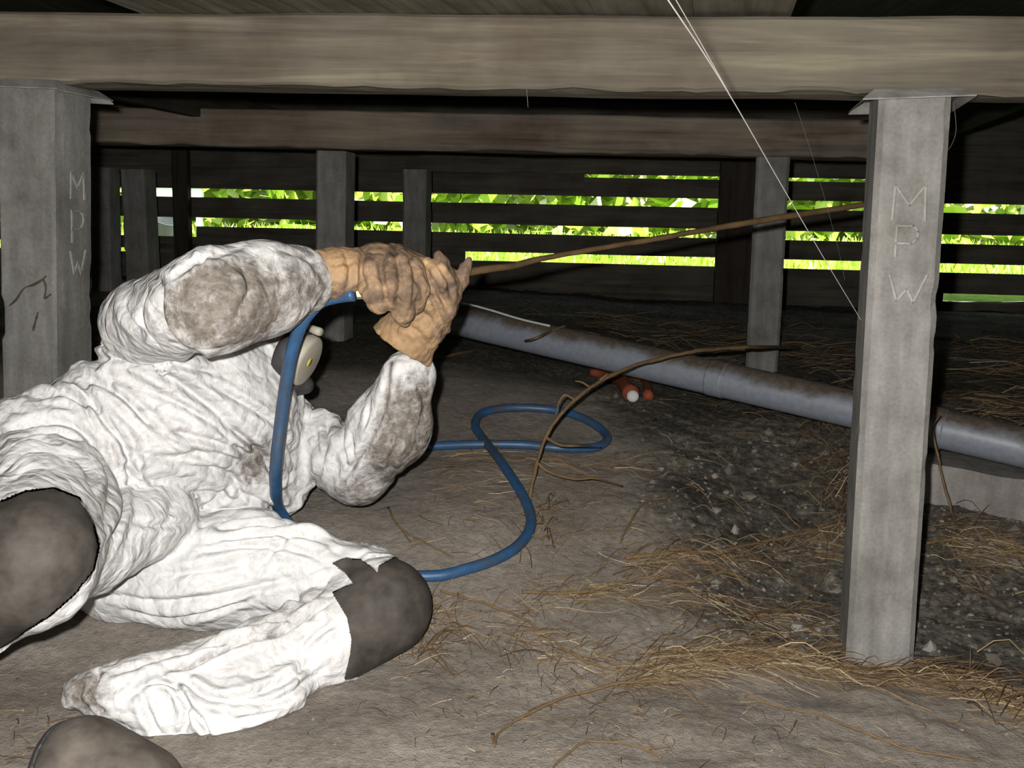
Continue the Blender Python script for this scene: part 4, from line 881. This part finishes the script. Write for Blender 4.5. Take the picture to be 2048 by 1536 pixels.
# ------------------------------------------------------------------ roots and litter
def mat_root(name, stops):
    mt, nt, b = material(name, 0.85, 0.2)
    rnd = N(nt, 'ShaderNodeNewGeometry').outputs['Random Per Island']; n_ = noise(nt, coords(nt), 60, 3)
    col = mix(nt, 0.5, ramp(nt, rnd, stops), ramp(nt, n_, [(0.3, g(0.3)), (0.7, g(0.7))]), 'OVERLAY'); nt.links.new(col, b.inputs['Base Color']); return mt
M['straw'] = mat_root('dry_root', [(0.0, (0.040, 0.024, 0.014, 1)), (0.35, (0.085, 0.054, 0.028, 1)), (0.7, (0.155, 0.108, 0.058, 1)), (0.92, (0.23, 0.175, 0.10, 1)), (1.0, (0.38, 0.32, 0.22, 1))])
M['root'] = mat_root('brown_root', [(0.0, (0.09, 0.056, 0.028, 1)), (1.0, (0.17, 0.115, 0.057, 1))])
def root(pts, r0, r1, label, branches=(), bump_=0.15):
    e = empty('root', tuple(pts[0])); tag(e, label, 'root', 'loose roots on the earth'); o0 = np.array(pts[0])
    sp_ = spline(pts, 8); u_ = np.linspace(0, 1, len(sp_)); mb = MB()
    mb.tube(sp_ - o0 + 0.004 * np.stack([fbm(sp_ * 25, 2, 3), fbm(sp_ * 25, 2, 5), fbm(sp_ * 25, 2, 8)], -1), (r0 + (r1 - r0) * u_) * (1 + bump_ * 2 * fbm(sp_ * 45, 2, 11)), 7); mb.build('root_stem', M['root'], e, True)
    for bpts in branches:
        sb = spline(bpts, 6); mb = MB(); mb.tube(sb - o0, np.linspace(r1 * 1.05, r1 * .45, len(sb)), 5); mb.build('rootlet', M['root'], e, True)
    return e
gq = lambda x, y, up=0.006: gp(x, y, up)
root([gq(1600, 700), P(1530, 694, 3.30), P(1450, 697, 3.06), P(1380, 704, 2.94), P(1300, 722, 2.86), P(1220, 752, 2.74), P(1150, 800, 2.62), P(1105, 850, 2.55), P(1080, 905, 2.50), P(1066, 960, 2.44), gq(1060, 1005)], 0.0065, 0.0045, 'arching knotted root reaching from the pipe down to the hose',
     [[P(1150, 800, 2.62), P(1130, 790, 2.6), P(1118, 805, 2.6), P(1112, 830, 2.58)], [P(1092, 875, 2.53), P(1120, 890, 2.5), P(1160, 892, 2.5), gq(1205, 900)], [P(1074, 925, 2.48), P(1100, 945, 2.46), P(1150, 958, 2.42), P(1190, 957, 2.4), gq(1245, 978)], [P(1180, 775, 2.68), P(1165, 765, 2.66), P(1150, 762, 2.66)], [P(1200, 760, 2.7), P(1215, 748, 2.7)]])
root([gq(850, 724), gq(930, 708), gq(1010, 692), P(1060, 680, 3.2), P(1100, 664, 3.3), P(1130, 652, 3.36)], 0.006, 0.004, 'thin pale root climbing on to the far end of the pipe', [[gq(1040, 694), gq(1062, 715), gq(1070, 735)]])
root([gq(990, 1500), gq(1000, 1470), gq(1060, 1432), gq(1130, 1402), gq(1210, 1380), gq(1280, 1370), gq(1350, 1366)], 0.0022, 0.003, 'dark thin root curving across the bare earth in front', [[gq(1230, 1376), gq(1260, 1362), gq(1290, 1350)], [gq(985, 1475), gq(988, 1500)]])
root([gq(1090, 1560), gq(1130, 1520), gq(1170, 1490), gq(1230, 1492), gq(1290, 1505), gq(1320, 1520)], 0.0016, 0.002, 'hair-thin root at the bottom edge of the earth', [[gq(1290, 1505), gq(1340, 1500)]])
root([gq(880, 1185), gq(960, 1210), gq(1040, 1240), gq(1090, 1275), gq(1140, 1310), gq(1190, 1335), gq(1260, 1350)], 0.0028, 0.0022, 'pale root running from the knee pad across the earth', [[gq(1040, 1240), gq(1060, 1225)], [gq(1140, 1305), gq(1175, 1320), gq(1230, 1322)]])
root([gq(1045, 1190), gq(1120, 1192), gq(1200, 1186), gq(1290, 1160), gq(1380, 1170), gq(1440, 1150), gq(1490, 1160)], 0.004, 0.003, 'crooked root lying above the pale patch in the middle of the floor', [[gq(1290, 1160), gq(1320, 1140), gq(1350, 1150)]])
root([gq(1250, 1120), gq(1340, 1112), gq(1430, 1108), gq(1520, 1090), gq(1610, 1070), gq(1690, 1050)], 0.005, 0.004, 'thick orange-brown root in the dark soil left of the lettered stump', [[gq(1430, 1108), gq(1470, 1125), gq(1530, 1120)]])
root([gq(1240, 1090), gq(1260, 1050), gq(1290, 1010), gq(1340, 1000)], 0.003, 0.002, 'short curled root beside the dark clods', [])
root([gq(1490, 1240), gq(1560, 1230), gq(1620, 1195), gq(1660, 1130), gq(1680, 1070)], 0.0025, 0.002, 'looping thin root leaning against the lettered stump', [])
root([gq(1850, 1090), gq(1900, 1085), gq(1960, 1105), gq(2060, 1120)], 0.0035, 0.003, 'pale root right of the lettered stump below the ledge', [[gq(1900, 1088), gq(1950, 1130), gq(2040, 1126)]])
root([P(1875, 905, 2.50), P(1885, 960, 2.48), P(1900, 1010, 2.45), gq(1910, 1050)], 0.003, 0.0035, 'brown root hanging off the pipe right of the lettered stump', [[P(1880, 930, 2.49), P(1866, 860, 2.5), P(1880, 830, 2.52)]])
root([gq(1490, 1400), gq(1560, 1420), gq(1650, 1440), gq(1800, 1500), gq(1950, 1530)], 0.002, 0.002, 'thin root trailing off along the front towards the corner', [])
root([gq(775, 1020), gq(800, 1060), gq(850, 1090), gq(905, 1120)], 0.0028, 0.002, 'small orange root between the elbow and the knee pad', [[gq(800, 1060), gq(820, 1090)]])
root([gq(1540, 1310), gq(1640, 1300), gq(1740, 1290), gq(1830, 1325), gq(1900, 1345), gq(1980, 1350)], 0.004, 0.003, 'pale root crossing in front of the foot of the lettered stump', [[gq(1830, 1325), gq(1870, 1350), gq(1930, 1375)]])

# fibrous litter: far too many strands to count
srng = np.random.default_rng(11)
def strands(name, label, zones):
    mb = MB()
    for poly, spread, n, Lp, dirp, djit, r_, lift in zones:
        poly = spline(np.array([(x, y, 0) for x, y in poly], float), 6)[:, :2]
        for _ in range(n):
            k = srng.random() * (len(poly) - 1); i = int(k); c_ = poly[i] * (1 - k + i) + poly[min(i + 1, len(poly) - 1)] * (k - i) + srng.normal(size=2) * np.array(spread)
            q0 = G(c_[0], c_[1])
            if q0[1] > 5.5: continue
            sc = q0[1]; L_ = Lp * srng.uniform(0.4, 1.6); a_ = math.radians(dirp + srng.normal() * djit); m_ = 6
            cur = srng.normal() * 0.5; z0 = srng.random() ** 2 * lift; x, y = q0[0], q0[1]; pts = []
            for j in range(m_):
                pts.append((x, y)); x += math.cos(a_) * L_ / m_; y += math.sin(a_) * L_ / m_; a_ += cur / m_ + srng.normal() * 0.12
            pts = np.array(pts); zz = gzi(pts[:, 0], pts[:, 1]); t = np.linspace(0, 1, m_)
            zz = zz + 0.002 + z0 * (np.sin(t * math.pi * srng.uniform(.5, 1.2) + srng.uniform(0, .6)) ** 2)
            r0 = r_ * srng.uniform(0.35, 1.25)
            mb.tube(np.column_stack([pts, zz]), r0 * (1 - 0.6 * t), 3, False)
    o = mb.build(name, M['straw']); return tag(o, label, 'roots', kind='stuff')
strands('root_mat', 'dense mat of dry straw-coloured roots in front of the lettered stump',
    [([(1260, 1330), (1400, 1310), (1560, 1318), (1720, 1345), (1880, 1370), (2060, 1425)], (30, 13), 520, 0.17, -8, 22, 0.0013, 0.03), ([(1900, 1360), (1990, 1400), (2060, 1440)], (25, 20), 120, 0.12, -20, 45, 0.0014, 0.05), ([(1220, 1375), (1330, 1345), (1450, 1318)], (30, 10), 120, 0.12, 12, 30, 0.0011, 0.02)])
strands('root_litter', 'loose dry roots and straw scattered over the earth',
    [([(1230, 1140), (1350, 1118), (1480, 1112), (1600, 1092), (1690, 1060)], (30, 16), 260, 0.13, 6, 30, 0.0013, 0.03), ([(1050, 1195), (1150, 1185), (1300, 1190), (1450, 1215), (1600, 1240)], (40, 18), 230, 0.11, 2, 30, 0.0012, 0.015),
     ([(800, 1330), (850, 1280), (880, 1220)], (30, 22), 120, 0.09, 40, 50, 0.0012, 0.03), ([(900, 1200), (1000, 1250), (1100, 1300), (1180, 1330)], (50, 25), 150, 0.09, -25, 45, 0.0011, 0.015),
     ([(1640, 840), (1660, 950), (1670, 1060)], (28, 30), 160, 0.13, 60, 60, 0.0013, 0.06), ([(1860, 1060), (1960, 1090), (2060, 1110)], (30, 24), 170, 0.16, -5, 25, 0.0013, 0.03), ([(1850, 1140), (2050, 1180)], (40, 40), 70, 0.1, 10, 60, 0.0012, 0.02),
     ([(1060, 1010), (1080, 1050), (1075, 1110)], (18, 18), 60, 0.07, 60, 60, 0.0014, 0.03), ([(860, 905), (960, 915), (1100, 925), (1230, 935)], (40, 14), 120, 0.13, 0, 30, 0.0012, 0.012), ([(880, 960), (1000, 980)], (60, 25), 60, 0.1, 5, 30, 0.0011, 0.01),
     ([(1150, 665), (1350, 660), (1500, 690), (1700, 740)], (70, 22), 260, 0.28, -5, 30, 0.002, 0.04), ([(1900, 700), (2040, 740)], (60, 50), 140, 0.3, 0, 40, 0.002, 0.04), ([(1900, 800), (2040, 835)], (50, 14), 80, 0.2, -12, 30, 0.0016, 0.03), ([(950, 600), (1200, 620), (1400, 600)], (90, 18), 120, 0.3, 0, 35, 0.002, 0.03),
     ([(1300, 960), (1450, 980), (1600, 1000)], (110, 60), 160, 0.08, 20, 80, 0.0011, 0.012), ([(1000, 1400), (1300, 1440), (1700, 1460)], (220, 60), 150, 0.05, 10, 80, 0.0009, 0.006), ([(1000, 1100), (1150, 1050)], (120, 50), 70, 0.07, 0, 60, 0.001, 0.008),
     ([(60, 1440), (60, 1500)], (40, 40), 25, 0.04, 60, 60, 0.0012, 0.01), ([(900, 1260), (1100, 1380), (1300, 1440)], (120, 60), 160, 0.04, 10, 80, 0.0010, 0.008), ([(900, 1020), (1100, 1060), (1250, 1090)], (110, 40), 110, 0.05, 0, 50, 0.0010, 0.01), ([(1480, 1260), (1600, 1280)], (90, 25), 90, 0.09, 10, 50, 0.0011, 0.015), ([(1640, 880), (1500, 830), (1300, 800)], (60, 16), 60, 0.12, -20, 50, 0.0012, 0.02)])
# small stones and clods
mb = MB(); prng = np.random.default_rng(5)
ico = np.array([(0, 0, 1), (.89, 0, .45), (.28, .85, .45), (-.72, .53, .45), (-.72, -.53, .45), (.28, -.85, .45), (.72, .53, -.45), (-.28, .85, -.45), (-.89, 0, -.45), (-.28, -.85, -.45), (.72, -.53, -.45), (0, 0, -1)], float)
icf = [(0, 1, 2), (0, 2, 3), (0, 3, 4), (0, 4, 5), (0, 5, 1), (1, 6, 2), (2, 7, 3), (3, 8, 4), (4, 9, 5), (5, 10, 1), (2, 6, 7), (3, 7, 8), (4, 8, 9), (5, 9, 10), (1, 10, 6), (6, 11, 7), (7, 11, 8), (8, 11, 9), (9, 11, 10), (10, 11, 6)]
for k in range(1500):
    if k < 950: px_, py_ = prng.uniform(1180, 2048), prng.uniform(880, 1330)
    else: px_, py_ = prng.uniform(0, 2048), prng.uniform(760, 1536)
    q = G(px_, py_); so = float(soil(q[0], q[1]))
    s_ = prng.uniform(0.002, 0.006) * (1 + 2.2 * (prng.random() < 0.10) * so)
    if so < 0.4: s_ *= 0.6
    sc = s_ * prng.uniform(0.7, 1.3, 3) * np.array([1, 1, 0.7]); mb.add(ico * (1 + 0.25 * prng.normal(size=(12, 1))) * sc + q + np.array([0, 0, s_ * 0.2]), icf)
mt, nt, b = material('pebble', 0.95, 0.1)
rnd = N(nt, 'ShaderNodeNewGeometry').outputs['Random Per Island']
nt.links.new(ramp(nt, rnd, [(0, g(0.06, 1.1, .8)), (0.6, g(0.13, 1.1, .85)), (0.93, g(0.2, 1.1, .85)), (1, g(0.19, 1.03, .9))]), b.inputs['Base Color'])
tag(mb.build('pebbles', mt), 'small stones and crumbs of soil strewn on the earth', 'pebbles', kind='stuff')

# orange plastic scrap with a white cap below the pipe
M['orange'] = mat_plain('orange_plastic', (0.20, 0.045, 0.022, 1), 0.7, 0.3, 0.3, 20, 0.1)
o0 = gq(1268, 785, 0.012); sc_e = empty('plastic_scrap', tuple(o0)); tag(sc_e, 'bent orange plastic scrap with a round white cap lying below the pipe', 'scrap')
mb = MB(); mb.tube(spline([gq(1182, 752, .014), gq(1212, 758, .016), gq(1240, 772, .02), gq(1262, 800, .02)], 6) - o0, np.linspace(0.014, 0.027, 19), 10); mb.build('tab', M['orange'], sc_e, True)
mb = MB(); mb.tube(spline([gq(1262, 760, .016), gq(1290, 772, .016), gq(1296, 800, .012)], 6) - o0, np.linspace(0.010, 0.018, 13), 8); mb.build('tab', M['orange'], sc_e, True)
M['capw'] = mat_plain('white_cap_plastic', (0.42, 0.44, 0.42, 1), 0.5, 0.3, 0.08, 20, 0)
disc(gq(1265, 806, 0.022) - o0, CAM - o0 + np.array([0, 0, 0.2]), [(0.016, -0.012), (0.019, -0.010), (0.0195, 0.004), (0.017, 0.008), (0.010, 0.010)], 'cap', M['capw'], sc_e, 20)

# spider threads hanging from the beams
M['silk'] = bpy.data.materials.new('spider_silk'); M['silk'].use_nodes = True
sb = M['silk'].node_tree.nodes['Principled BSDF']; sb.inputs['Base Color'].default_value = (0.42, 0.42, 0.40, 1); sb.inputs['Roughness'].default_value = 0.5
def to_boards(a, b):                             # carry a thread on up to the boards overhead
    d = a - b; return a + d * max(0.0, (ztop + 0.004 - a[2]) / d[2])
M['old_silk'] = mat_plain('dusty_old_silk', (0.10, 0.095, 0.085, 1), 0.9, 0.1, 0.2, 30, 0)
def thread(pts, r0, r1, label, mat='silk'):
    mb = MB(); p_ = spline(pts, 10); mb.tube(p_, np.linspace(r0, r1, len(p_)), 5); return tag(mb.build('spider_thread', M[mat]), label, 'cobweb')
thread([to_boards(P(1328, -12, 1.10), P(1400, 95, 1.24)), P(1328, -12, 1.10), P(1400, 95, 1.24), P(1467, 203, 1.38), P(1560, 365, 1.60), P(1650, 520, 1.80), P(1722, 640, 1.97)], 0.0008, 0.0006, 'bright white spider thread slanting from the top to the lettered stump')
thread([to_boards(P(1345, -12, 1.10), P(1405, 92, 1.24)), P(1345, -12, 1.10), P(1405, 92, 1.24), P(1467, 203, 1.38)], 0.0005, 0.0005, 'second short spider thread joining the bright slanting one near the beam')
thread([P(1590, 205, 1.95), P(1630, 330, 1.97), P(1672, 480, 2.0), P(1690, 560, 2.0)], 0.0003, 0.0002, 'faint spider thread hanging left of the lettered stump', 'old_silk')
thread([P(1908, 205, 1.99), P(1912, 260, 1.99), P(1903, 290, 1.99), P(1892, 305, 1.99)], 0.0006, 0.0006, 'curling dusty thread beside the top of the lettered stump', 'old_silk')
thread([P(1053, 172, 2.05), P(1056, 215, 2.05)], 0.0011, 0.0007, 'short dusty thread hanging under the middle of the front beam', 'old_silk')
# wire lying on the pipe
mb = MB(); mb.tube(spline([P(918, 603, 3.5), P(980, 620, 3.43), P(1040, 638, 3.38), P(1100, 652, 3.33)], 6), 0.004, 6); wire = mb.build('wire', M['capw'], None, True); tag(wire, 'pale wire lying along the top of the far end of the pipe', 'wire')
